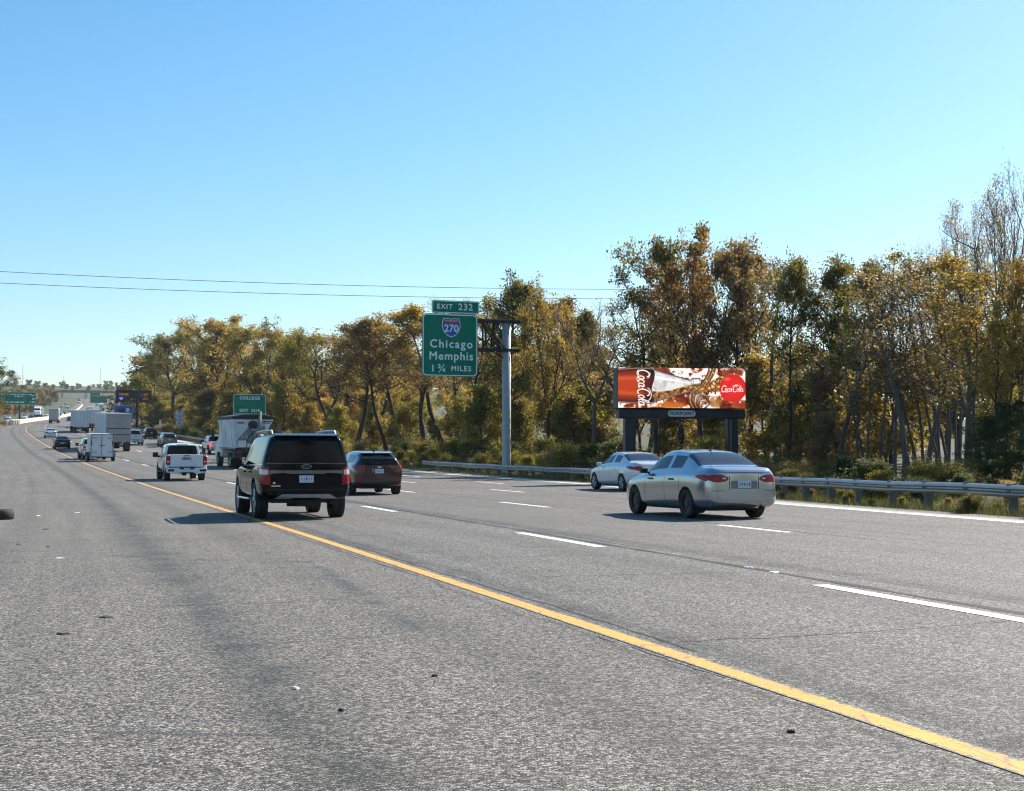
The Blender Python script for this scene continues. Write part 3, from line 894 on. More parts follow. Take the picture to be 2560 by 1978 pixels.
def sedan(name, u, off, label, paintm, detail=2, dyaw=0.0, scale=(1, 1, 1), rim='alloy', lit=False, group=None, style='spoke', glass='glass2'):
    e = place(name, u, off, label, 'car', dyaw, group); e.scale = scale
    global _sedan_mesh
    if _sedan_mesh is None: _sedan_mesh = loft(SED, SEDF, [(0, .31), (2.65, .31)], .365, 'body', 1.2)
    body, bvh = split_body(_sedan_mesh.copy(), e, paintm, M[glass])
    for x in (0, 2.65):
        for s in (1, -1): wheel(e, x, s * .775, .312, .205, .205, style, rim)
    lamp = M['lens_lit'] if lit else M['lens']
    tl = [(.78, .90), (.66, .935), (.50, .925), (.38, .88), (.36, .835), (.42, .79), (.56, .765), (.70, .775), (.80, .82)]
    sl = [(-.86, .79), (-.60, .84), (-.42, .885), (-.55, .925), (-.75, .93), (-.88, .90)]
    for s in (1, -1):
        t = decal('tail_light', bvh, tl if s > 0 else mir(tl), 'rear', lamp, e, .012, .04, .04)
        decal('lens_side', bvh, sl, 'left' if s > 0 else 'right', lamp, t, .010, .03, .06)
        if detail > 1:
            q = rrect(.42, .50, .835, .865, .012)
            decal('reversing_lens', bvh, q if s > 0 else mir(q), 'rear', M['lens_white'], t, .018, .02, .03)
    if detail:
        pl = rrect(-.36, .36, .60, .80, .05)
        bp = decal('rear_bumper', bvh, [(-.80, .30), (.80, .30), (.835, .40), (.83, .56), (.60, .585), (.36, .60), (-.36, .60), (-.60, .585), (-.83, .56), (-.835, .40)], 'rear', paintm, e, .035, .06, .05)
        bp.data.polygons.foreach_set('use_smooth', [True] * len(bp.data.polygons)); bp.data.set_sharp_from_angle(angle=R(45))
        decal('plate_recess', bvh, rrect(-.31, .31, .635, .80, .05), 'rear', M['recess'], e, .003, .02, .06)
        decal('trunk_lip', bvh, [(-.66, .985), (.66, .985), (.64, 1.02), (-.64, 1.02)], 'rear', paintm, e, .022, .04, .06)
        hit = bvh.ray_cast(Vector((-8, 0, .72)), Vector((1, 0, 0)))[0]
        plate(e, hit.x - .006, 0, .725)
        decal('bumper_seam', bvh, [(-.80, .585), (.80, .585), (.80, .597), (-.80, .597)], 'rear', M['black'], e, .002, .01, .08)
        decal('trunk_seam', bvh, [(.33, .62), (.345, .62), (.345, .90), (.33, .90)], 'rear', M['black'], e, .002, .01, .08)
        decal('trunk_seam', bvh, [(-.345, .62), (-.33, .62), (-.33, .90), (-.345, .90)], 'rear', M['black'], e, .002, .01, .08)
        decal('bumper_valance', bvh, [(-.66, .20), (.66, .20), (.70, .30), (.55, .335), (-.55, .335), (-.70, .30)], 'rear', M['black'], e, .005, .02, .08)
        for s, v in ((1, 'left'), (-1, 'right')):
            mirror_arm(e, 2.0, s * .80, 1.0, s, M['black'] if detail > 1 else paintm, (.10, .17, .13))
            for x in (.60, 1.66):
                decal('door_handle', bvh, rrect(x, x + .20, .805, .84, .015), v, M['black'] if detail > 1 else paintm, e, .03, .04, .06)
            for x in (.30, 1.03, 2.05):
                decal('door_seam', bvh, [(x, .33), (x + .012, .33), (x + .012, .96), (x, .96)], v, M['black'], e, .0015, .01, .08)
            decal('sill', bvh, [(.42, .20), (2.22, .20), (2.24, .275), (.40, .275)], v, M['black'], e, .008, .02, .12)
    if detail > 1:
        m = MB(); m.tube((.55, 0, 1.44), (.40, 0, 1.53), .012, .006, 6); m.box(.52, .62, -.025, .025, 1.42, 1.455); m.build('antenna', M['black'], e)
        MB().tube((-.80, -.45, .24), (-1.0, -.45, .235), .03, n=10).build('exhaust_pipe', M['darksteel'], e)
        b = MB().box(-.55, -.20, -.28, .05, 1.06, 1.075, None); b.build('paper_on_shelf', M['signwhite'], e)
    MB().box(-.6, 3.1, -.60, .60, .17, .30).build('underbody', M['under'], e)
    return e

# ------------------------------------------------------------------ large SUV
SUV = [(-1.13, .55, .84, 1.10, .82, 1.16, .70, 1.62, 1.70), (-1.10, .47, .93, 1.13, .90, 1.20, .775, 1.72, 1.80), (-1.02, .43, .975, 1.14, .945, 1.215, .80, 1.755, 1.845), (-.85, .42, 1.0, 1.15, .955, 1.22, .805, 1.77, 1.875),
       (-.45, .42, 1.008, 1.15, .96, 1.22, .805, 1.775, 1.895), (.28, .42, 1.012, 1.15, .96, 1.215, .805, 1.775, 1.905), (.40, .42, 1.012, 1.15, .96, 1.215, .805, 1.775, 1.905), (1.22, .42, 1.012, 1.14, .96, 1.20, .805, 1.77, 1.905),
       (1.34, .42, 1.012, 1.14, .96, 1.20, .805, 1.77, 1.90), (2.05, .42, 1.012, 1.135, .96, 1.19, .79, 1.74, 1.865), (2.55, .42, 1.01, 1.13, .95, 1.18, .80, 1.42, 1.54), (2.86, .42, 1.005, 1.12, .93, 1.17, .80, 1.20, 1.25),
       (3.3, .42, 1.0, 1.09, .92, 1.14, .78, 1.165, 1.20), (3.75, .42, .975, 1.05, .89, 1.10, .74, 1.12, 1.15), (4.02, .44, .92, .98, .82, 1.03, .66, 1.06, 1.08), (4.14, .5, .80, .9, .7, .95, .55, .98, 1.0), (4.17, .56, .7, .86, .6, .9, .5, .92, .93)]
SUVF = ['', '', '', 's', 's', 'b', 's', 'b', 's', 'fs', 'f', '', '', '', '', '']
_suv_mesh = None
def suv(name, u, off, label, paintm, dyaw=0.0, group=None, detail=2):
    e = place(name, u, off, label, 'car', dyaw, group)
    global _suv_mesh
    if _suv_mesh is None: _suv_mesh = loft(SUV, SUVF, [(0, .41), (3.11, .41)], .50, 'body', 1.4)
    body, bvh = split_body(_suv_mesh.copy(), e, paintm, M['glass'])
    for x in (0, 3.11):
        for s in (1, -1): wheel(e, x, s * .86, .412, .285, .27, 'spoke', 'steelrim' if s < 0 else 'alloy')
    decal('rear_window', bvh, [(-.80, 1.27), (-.70, 1.74), (-.62, 1.79), (.62, 1.79), (.70, 1.74), (.80, 1.27), (.76, 1.245), (-.76, 1.245)], 'rear', M['glass'], e, .010, .02, .08)
    decal('belt_trim', bvh, [(-.93, 1.222), (.93, 1.222), (.93, 1.234), (-.93, 1.234)], 'rear', M['darkchrome'], e, .014, .03, .08)
    decal('chrome_bar', bvh, [(-.80, 1.005), (-.45, 1.02), (-.40, 1.0), (.40, 1.0), (.45, 1.02), (.80, 1.005), (.80, 1.075), (-.80, 1.075)], 'rear', M['darkchrome'], e, .016, .03, .08)
    b = decal('badge', bvh, [(.11 * math.cos(t), 1.155 + .044 * math.sin(t)) for t in (2 * math.pi * k / 20 for k in range(20))], 'rear', M['navy'], e, .018, .02, .05)
    ringm = MB()
    hx = bvh.ray_cast(Vector((-8, 0, 1.155)), Vector((1, 0, 0)))[0].x - .02
    for k in range(24):
        t0, t1 = 2 * math.pi * k / 24, 2 * math.pi * (k + 1) / 24
        ringm.tube((hx, .11 * math.cos(t0), 1.155 + .044 * math.sin(t0)), (hx, .11 * math.cos(t1), 1.155 + .044 * math.sin(t1)), .006, n=5)
    ringm.build('badge_ring', M['chrome'], b)
    tl = [(.99, 1.14), (.80, 1.115), (.785, .96), (.785, .76), (.99, .78)]
    tw = [(.985, 1.10), (.83, 1.085), (.83, .985), (.985, .985)]
    sl = [(-1.10, 1.14), (-.86, 1.17), (-.84, 1.0), (-.92, .80), (-1.10, .78)]
    for s in (1, -1):
        t = decal('tail_light', bvh, tl if s > 0 else mir(tl), 'rear', M['lens'], e, .014, .04, .05)
        decal('white_lens', bvh, tw if s > 0 else mir(tw), 'rear', M['lens_white'], t, .020, .03, .05)
        decal('lens_side', bvh, sl, 'left' if s > 0 else 'right', M['lens'], t, .012, .03, .06)
        q = [(-1.08, 1.09), (-.93, 1.10), (-.93, 1.0), (-1.08, .99)]
        decal('lens_side_white', bvh, q, 'left' if s > 0 else 'right', M['lens_white'], t, .017, .03, .06)
    plate(e, bvh.ray_cast(Vector((-8, .02, .90)), Vector((1, 0, 0)))[0].x - .01, .0, .885, .32, .16)
    decal('bumper_seam', bvh, [(-.94, .645), (.94, .645), (.94, .665), (-.94, .665)], 'rear', M['black'], e, .003, .01, .1)
    decal('skid_plate', bvh, [(-.70, .455), (-.52, .555), (.52, .555), (.70, .455), (.36, .455), (.28, .475), (-.28, .475), (-.36, .455)], 'rear', M['greysteel'], e, .02, .04, .06)
    for k, (yy, zz, w) in enumerate(((.66, .735, .20), (.70, .80, .05))):
        decal('model_badge', bvh, rrect(yy - w / 2, yy + w / 2, zz - .012 - .01 * k, zz + .012 + .01 * k, .008), 'rear', M['chrome'], e, .008, .01, .05)
    for s, v in ((1, 'left'), (-1, 'right')):
        mirror_arm(e, 2.42, s * .97, 1.24, s, paintm, (.14, .24, .20))
        for x in (.62, 1.62):
            decal('door_handle', bvh, rrect(x, x + .24, 1.015, 1.05, .015), v, paintm, e, .035, .045, .08)
        for x in (.34, 1.28, 2.42):
            decal('door_seam', bvh, [(x, .50), (x + .014, .50), (x + .014, 1.16), (x, 1.16)], v, M['black'], e, .002, .01, .08)
        decal('belt_trim', bvh, [(-.95, 1.188), (2.5, 1.165), (2.5, 1.182), (-.95, 1.207)], v, M['chrome'], e, .010, .02, .1)
        rail = MB()
        pts = [(-.75, s * .70, 1.86), (-.62, s * .70, 1.945), (.5, s * .70, 1.962), (1.7, s * .70, 1.945), (1.95, s * .70, 1.85)]
        for a, b2 in zip(pts, pts[1:]): rail.tube(a, b2, .026, n=8)
        rail.build('roof_rail', M['alloy'], e)
        st = MB().box(.55, 2.58, min(s * .93, s * 1.06), max(s * .93, s * 1.06), .40, .44); st.build('running_board', M['chrome'], e, bevel=.015)
    MB().prism([(-.98, 1.80), (-1.2, 1.815), (-1.2, 1.835), (-.9, 1.885)], -.70, .70).build('roof_spoiler', paintm, e, bevel=.01)
    m = MB().box(-.9, 3.9, -.72, .72, .36, .52); m.lathe([(.001, -.1), (.34, -.1), (.34, .1), (.001, .1)], 'z', 20, (-.55, 0, .38), closed=False); m.build('underbody', M['under'], e)
    MB().tube((-.6, -.55, .38), (-1.05, -.58, .36), .04, n=10).build('exhaust_pipe', M['darksteel'], e)
    return e

# ------------------------------------------------------------------ small crossover
CRO = [(-.88, .42, .66, .84, .62, .92, .50, 1.14, 1.16), (-.84, .34, .80, .92, .76, 1.0, .60, 1.22, 1.255), (-.74, .30, .855, .965, .80, 1.045, .62, 1.285, 1.325), (-.55, .27, .89, .985, .82, 1.07, .625, 1.345, 1.395), (-.22, .26, .91, .99, .82, 1.07, .62, 1.41, 1.475),
       (.05, .25, .912, .985, .82, 1.06, .62, 1.44, 1.515), (.42, .25, .912, .98, .82, 1.05, .625, 1.455, 1.54), (.98, .25, .912, .975, .82, 1.04, .63, 1.465, 1.56), (1.08, .25, .912, .97, .82, 1.035, .63, 1.465, 1.56),
       (1.65, .25, .91, .965, .82, 1.025, .62, 1.445, 1.535), (2.2, .25, .91, .95, .81, 1.01, .68, 1.17, 1.26), (2.52, .25, .90, .94, .79, 1.0, .68, 1.04, 1.08), (2.95, .26, .89, .91, .77, .96, .64, .99, 1.02), (3.3, .28, .84, .85, .7, .90, .56, .93, .95), (3.5, .34, .7, .76, .58, .81, .45, .84, .86), (3.56, .4, .56, .7, .46, .75, .38, .77, .78)]
CROF = ['', '', 'r', 'r', 's', 's', 's', 'b', 's', 'fs', 'f', '', '', '', '']
_cro_mesh = None
def crossover(name, u, off, label, paintm, dyaw=0.0, scale=(1, 1, 1), group=None, detail=1, lit=False):
    e = place(name, u, off, label, 'car', dyaw, group); e.scale = scale
    global _cro_mesh
    if _cro_mesh is None: _cro_mesh = loft(CRO, CROF, [(0, .345), (2.70, .345)], .41, 'body', 1.3)
    body, bvh = split_body(_cro_mesh.copy(), e, paintm, M['glass'])
    for x in (0, 2.70):
        for s in (1, -1): wheel(e, x, s * .79, .348, .225, .225, 'spoke', 'steelrim')
    tl = [(.86, 1.015), (.60, .985), (.46, .985), (.50, .955), (.60, .945), (.50, .90), (.52, .865), (.70, .885), (.86, .93)]
    sl = [(-.80, 1.02), (-.45, 1.05), (-.50, .98), (-.80, .90)]
    for s in (1, -1):
        t = decal('tail_light', bvh, tl if s > 0 else mir(tl), 'rear', M['lens_lit'] if lit else M['lens'], e, .012, .03, .04)
        decal('lens_side', bvh, sl, 'left' if s > 0 else 'right', M['lens'], t, .01, .03, .06)
        q = rrect(.62, .74, .46, .62, .03); decal('bumper_reflector', bvh, q if s > 0 else mir(q), 'rear', M['lens'], e, .008, .02, .05)
    plate(e, bvh.ray_cast(Vector((-8, 0, .83)), Vector((1, 0, 0)))[0].x - .008, 0, .83)
    if detail:
        decal('badge', bvh, [(-.09, .955), (-.09, .985), (-.03, .985), (-.03, 1.0), (.03, 1.0), (.03, .985), (.09, .985), (.09, .955), (.03, .955), (.03, .94), (-.03, .94), (-.03, .955)], 'rear', M['chrome'], e, .01, .015, .04)
        decal('wiper', bvh, [(-.02, 1.085), (.34, 1.10), (.34, 1.115), (-.02, 1.105)], 'rear', M['black'], e, .02, .02, .1)
        decal('hatch_seam', bvh, [(-.62, .69), (.62, .69), (.62, .702), (-.62, .702)], 'rear', M['black'], e, .002, .01, .1)
    decal('bumper_cladding', bvh, [(-.80, .30), (.80, .30), (.80, .43), (.45, .46), (-.45, .46), (-.80, .43)], 'rear', M['black'], e, .006, .02, .08)
    decal('rear_window', bvh, [(-.66, 1.06), (-.52, 1.36), (-.46, 1.39), (.46, 1.39), (.52, 1.36), (.66, 1.06), (.60, 1.035), (-.60, 1.035)], 'rear', M['glass'], e, .010, .02, .08)
    MB().prism([(-.22, 1.48), (-.58, 1.43), (-.58, 1.455), (-.1, 1.51)], -.56, .56).build('roof_spoiler', paintm, e, bevel=.01)
    for s, v in ((1, 'left'), (-1, 'right')):
        mirror_arm(e, 2.1, s * .82, 1.08, s, paintm)
        decal('sill', bvh, [(.45, .25), (2.25, .25), (2.27, .36), (.43, .36)], v, M['black'], e, .008, .02, .12)
        for x in (.36, 1.06, 2.1): decal('door_seam', bvh, [(x, .36), (x + .012, .36), (x + .012, 1.0), (x, 1.0)], v, M['black'], e, .0015, .01, .08)
    m = MB(); m.prism([(.10, 1.51), (-.02, 1.56), (.22, 1.52)], -.03, .03); m.build('antenna', M['black'], e)
    MB().box(-.6, 3.2, -.6, .6, .22, .36).build('underbody', M['under'], e)
    return e

# ------------------------------------------------------------------ pickup truck: a cab and a bed
CAB = [(1.02, .55, .93, 1.12, .92, 1.18, .76, 1.70, 1.76), (1.05, .50, .98, 1.14, .955, 1.20, .80, 1.755, 1.83), (1.14, .47, 1.0, 1.15, .96, 1.21, .81, 1.775, 1.865), (1.75, .47, 1.005, 1.15, .96, 1.205, .81, 1.785, 1.90), (1.87, .47, 1.005, 1.15, .96, 1.205, .81, 1.785, 1.90),
       (2.55, .47, 1.005, 1.145, .96, 1.20, .80, 1.77, 1.88), (2.68, .47, 1.005, 1.145, .96, 1.20, .80, 1.76, 1.87), (3.1, .47, 1.005, 1.14, .955, 1.19, .80, 1.50, 1.60), (3.5, .47, 1.0, 1.13, .94, 1.18, .80, 1.22, 1.27), (4.0, .47, .995, 1.12, .93, 1.16, .78, 1.19, 1.23), (4.45, .48, .97, 1.09, .90, 1.13, .74, 1.155, 1.18), (4.66, .5, .9, 1.0, .82, 1.06, .66, 1.08, 1.1), (4.72, .56, .8, .95, .7, 1.0, .56, 1.02, 1.03)]
CABF = ['', '', 's', 'b', 's', 'b', 'fs', 'f', '', '', '', '']
_cab_mesh = None
def pickup(name, u, off, label, paintm, dyaw=0.0, group=None, letters=None, lit=False, scale=(1, 1, 1), darkbed=False):
    e = place(name, u, off, label, 'pickup truck', dyaw, group); e.scale = scale
    global _cab_mesh
    if _cab_mesh is None: _cab_mesh = loft(CAB, CABF, [(3.75, .42)], .50, 'body', 1.4)
    body, bvh = split_body(_cab_mesh.copy(), e, paintm, M['glass'])
    body.name = 'cab'
    for x in (0, 3.75):
        for s in (1, -1): wheel(e, x, s * .86, .412, .28, .26, 'spoke', 'steelrim')
    decal('rear_window', bvh, [(-.79, 1.25), (-.70, 1.72), (-.60, 1.765), (.60, 1.765), (.70, 1.72), (.79, 1.25), (.72, 1.22), (-.72, 1.22)], 'rear', M['glass'], e, .012, .02, .1)
    decal('brake_lamp', bvh, rrect(-.28, .28, 1.79, 1.83, .015), 'rear', M['black'], e, .012, .02, .08)
    # bed: two sides with a wheel opening, floor, front wall, tailgate
    for s in (1, -1):
        prof_ = [(-1.16, .60), (-.56, .60)] + [(.54 * -math.cos(t), .42 + .54 * math.sin(t)) for t in (math.pi * (.12 + .76 * k / 10) for k in range(11))] + [(.52, .50), (1.0, .50), (1.0, 1.30), (-1.16, 1.33)]
        m = MB(); y0, y1 = sorted((s * .84, s * 1.0)); m.prism(prof_, y0, y1)
        o = m.build('bed_side', paintm, e, bevel=.03)
        o2 = MB().box(-1.16, 1.0, min(s * .83, s * 1.005), max(s * .83, s * 1.005), 1.332, 1.352).build('bed_rail', M['black'], e, bevel=.008)
        fl = MB(); ys = sorted((s * .99, s * 1.035))
        outer = [(.56 * math.cos(t), .42 + .56 * math.sin(t)) for t in (math.pi * (.04 + .92 * k / 14) for k in range(15))]
        inner = [(.50 * math.cos(t), .42 + .50 * math.sin(t)) for t in (math.pi * (.04 + .92 * k / 14) for k in range(15))]
        fl.prism(outer + inner[::-1], ys[0], ys[1]); fl.build('wheel_arch_trim', paintm if not darkbed else M['black'], e)
        tl = MB(); yy = sorted((s * .80, s * 1.008)); tl.box(-1.195, -1.02, yy[0], yy[1], .80, 1.25)
        t = tl.build('tail_light', M['lens_lit'] if lit and s > 0 else M['lens'], e, bevel=.03)
        y2 = sorted((s * .86, s * .96)); MB().box(-1.203, -1.15, y2[0], y2[1], .93, 1.00).build('reversing_lens', M['lens_white'], t)
        mirror_arm(e, 3.05, s * .98, 1.28, s, M['black'], (.12, .28, .26))
        v = 'left' if s > 0 else 'right'
        for x in (1.45, 2.35): decal('door_handle', bvh, rrect(x, x + .22, 1.02, 1.06, .015), v, paintm, e, .03, .04, .08)
        for x in (1.20, 1.82, 2.98): decal('door_seam', bvh, [(x, .50), (x + .014, .50), (x + .014, 1.16), (x, 1.16)], v, M['black'], e, .002, .01, .1)
        MB().box(1.15, 3.15, min(s * .92, s * 1.02), max(s * .92, s * 1.02), .40, .46).build('running_board', M['black'], e, bevel=.015)
    MB().box(-1.10, 1.0, -.84, .84, .68, .74).build('bed_floor', M['black'], e)
    MB().box(.94, 1.0, -.84, .84, .74, 1.30).build('bed_front', paintm, e)
    tg = MB().box(-1.185, -1.10, -.80, .80, .70, 1.325); tgo = tg.build('tailgate', paintm, e, bevel=.02)
    MB().box(-1.196, -1.17, -.13, .13, 1.235, 1.285).build('tailgate_handle', M['black'], tgo, bevel=.008)
    MB().box(-1.194, -1.18, -.74, .74, .735, .755).build('tailgate_crease', paintm, tgo)
    if letters: text_on('lettering', letters, .19, (-1.19, 0, 1.11), M['ink'], tgo, bold=.010, space=1.15, extrude=.006)
    else: MB().add([(-1.19, .10 * math.cos(t), 1.10 + .04 * math.sin(t)) for t in (2 * math.pi * k / 16 for k in range(16))] + [(-1.2, .10 * math.cos(t), 1.10 + .04 * math.sin(t)) for t in (2 * math.pi * k / 16 for k in range(16))], [tuple(range(16, 32))] + [(k, (k + 1) % 16, (k + 1) % 16 + 16, k + 16) for k in range(16)]).build('badge', M['navy'], tgo)
    bp = MB()
    bp.prism([(-.99, .66), (-.99, .42), (-.45, .36), (-.30, .44), (.30, .44), (.45, .36), (.99, .42), (.99, .66), (.40, .67), (.33, .58), (-.33, .58), (-.40, .67)], -1.36, -1.08, 'x')
    bo = bp.build('rear_bumper', paintm if not darkbed else M['chrome'], e, bevel=.025)
    MB().box(-1.33, -1.12, -.36, .36, .50, .68).build('bumper_step', M['black'], bo)
    for s in (1, -1):
        y = sorted((s * .62, s * .95)); MB().box(-1.372, -1.3, y[0], y[1], .47, .60).build('step_pad', M['black'], bo, bevel=.02)
    plate(bo, -1.335, 0, .585, .31, .15)
    m = MB().box(-1.0, 4.3, -.5, .5, .42, .62); m.tube((0, -.8, .42), (0, .8, .42), .06); m.lathe([(.001, -.16), (.17, -.1), (.17, .1), (.001, .16)], 'y', 16, (0, 0, .42), closed=False)
    m.tube((-.7, .3, .36), (-1.05, .3, .30), .02); m.build('chassis', M['under'], e)
    return e
# ------------------------------------------------------------------ trucks and trailers
M['trailer_white'] = plain('white trailer skin', (.70, .71, .72), .4, .1, var=.05, scale=1, dirt=.15)
M['trailer_grey'] = plain('bare aluminium trailer skin', (.42, .42, .42), .45, .35, var=.12, scale=1, dirt=.35)
M['hopper'] = plain('white hopper paint, cement stained', (.76, .77, .77), .6, var=.10, scale=1.2, dirt=.5, dirtcol=(.26, .27, .28))
M['hopper_grey'] = plain('cement covered steel', (.25, .26, .27), .75, var=.35, scale=3, dirt=.6, dirtcol=(.10, .10, .10))
M['tarp'] = plain('black tarpaulin', (.02, .022, .024), .7, var=.3, scale=2)
M['flap'] = plain('mud flap', (.03, .03, .03), .8)

def dual_axle(e, x, r=.50, w=.26, rim='alloy'):
    for s in (1, -1):
        for y in (.92, 1.20): wheel(e, x, s * y, r, w, .30, 'steel', rim)
def semi(name, u, off, label, side, door, dyaw=0.0, L=14.6, tractor='trailer_white', group=None, bands=False):
    e = place(name, u, off, label, 'semi truck', dyaw, group)
    r = -1.5; f = r + L; w = 1.29; z0, z1 = 1.12, 4.08
    b = MB().box(r + .06, f, -w, w, z0, z1 - .04); bo = b.build('trailer_box', M[side], e, bevel=.03)
    sr = MB()
    for s in (1, -1):
        k = r + .9
        while k < f - .3:
            y = sorted((s * (w - .005), s * (w + .022))); sr.box(k, k + .05, y[0], y[1], z0 + .2, z1 - .2); k += .61
        y = sorted((s * (w - .004), s * (w + .03))); sr.box(r + .05, f, y[0], y[1], z0 - .02, z0 + .16); sr.box(r + .05, f, y[0], y[1], z1 - .18, z1)
    sr.build('side_ribs', M[side], bo)
    MB().box(r + .03, f + .01, -w - .01, w + .01, z1 - .04, z1 + .03).build('roof', M['trailer_white'], e, bevel=.01)
    fr = MB(); fr.box(r - .02, r + .10, -w - .02, -w + .09, z0 - .05, z1); fr.box(r - .02, r + .10, w - .09, w + .02, z0 - .05, z1); fr.box(r - .02, r + .10, -w + .09, w - .09, z1 - .17, z1 - .005); fr.box(r - .02, r + .10, -w + .09, w - .09, z0 - .12, z0 + .04)
    fo = fr.build('rear_frame', M[door], e, bevel=.008)
    for s in (1, -1):
        y = sorted((s * .012, s * (w - .10))); d = MB().box(r + .005, r + .05, y[0], y[1], z0 + .05, z1 - .18).build('door', M[door], e, bevel=.006)
        hb = MB()
        for yy in (.28, .95): hb.tube((r - .015, s * yy, z0 + .08), (r - .015, s * yy, z1 - .22), .018, n=6)
        hb.box(r - .03, r, min(s * .22, s * .42), max(s * .22, s * .42), z0 + .65, z0 + .70)
        for zz in (1.5, 2.2, 2.9, 3.6): hb.box(r - .02, r + .01, min(s * (w - .28), s * (w - .09)), max(s * (w - .28), s * (w - .09)), zz, zz + .06)
        hb.build('lock_rod', M['galv'], d)
        t = MB()
        for k in range(2): t.lathe([(.001, r - .04), (.06, r - .035), (.06, r - .01), (.001, r - .01)], 'x', 10, (0, s * (.95 + .17 * k), z0 - .05), closed=False)
        t.build('tail_light', M['lens'], e)
        y = sorted((s * .78, s * 1.28)); MB().box(-1.0, -.97, y[0], y[1], .25, 1.02).build('mud_flap', M['flap'], e)
    if bands:
        for zz in (2.42, 1.78): MB().box(r - .012, r + .02, -w + .1, w - .1, zz, zz + .09).build('door_band', M['black'], e)
    ub = MB(); ub.box(r - .02, r + .08, -1.15, 1.15, .50, .62); ub.box(r, r + .07, -.62, -.50, .6, z0); ub.box(r, r + .07, .50, .62, .6, z0); ub.build('underride_bar', M['darksteel'], e, bevel=.006)
    MB().box(-1.2, f - .8, -.45, .45, .85, z0).build('chassis', M['under'], e)
    for x in (0, 1.25, f - 1.6, f - .35): dual_axle(e, x)
    c = MB(); x0 = f + .35
    c.prism([(x0, 1.0), (x0, 3.3), (x0 + .3, 3.75), (x0 + 1.3, 3.55), (x0 + 2.2, 2.9), (x0 + 2.5, 2.1), (x0 + 4.0, 1.75), (x0 + 4.25, 1.1), (x0 + 4.2, .45), (x0 + .2, .6)], -1.15, 1.15)
    cb = c.build('tractor_cab', M[tractor], e, bevel=.10)
    for s in (1, -1):
        wheel(e, x0 + 3.4, s * 1.05, .50, .3, .30, 'steel', 'alloy')
        y = sorted((s * 1.13, s * 1.158)); MB().prism([(x0 + 1.25, 2.1), (x0 + 1.25, 2.75), (x0 + 2.05, 2.75), (x0 + 2.35, 2.1)], y[0], y[1]).build('side_window', M['glass'], cb)
        mm = MB().box(x0 + 2.2, x0 + 2.32, min(s * 1.3, s * 1.5), max(s * 1.3, s * 1.5), 1.9, 2.7); mm.tube((x0 + 2.25, s * 1.1, 2.3), (x0 + 2.25, s * 1.4, 2.3), .03); mm.build('wing_mirror', M['black'], e)
    MB().prism([(x0 + 2.16, 2.88), (x0 + 2.19, 2.92), (x0 + 2.52, 2.14), (x0 + 2.48, 2.1)], -1.0, 1.0).build('windshield', M['glass'], cb)
    g = MB(); g.box(x0 + 4.2, x0 + 4.3, -.6, .6, .8, 1.55); g.build('grille', M['chrome'], cb); 
    MB().box(x0 + 4.15, x0 + 4.42, -1.15, 1.15, .4, .72).build('front_bumper', M['chrome'], e, bevel=.04)
    return e
def box_truck(name, u, off, label, dyaw=0.0, door='trailer_grey', side='trailer_white'):
    return semi(name, u, off, label, side, door, dyaw, L=9.0)

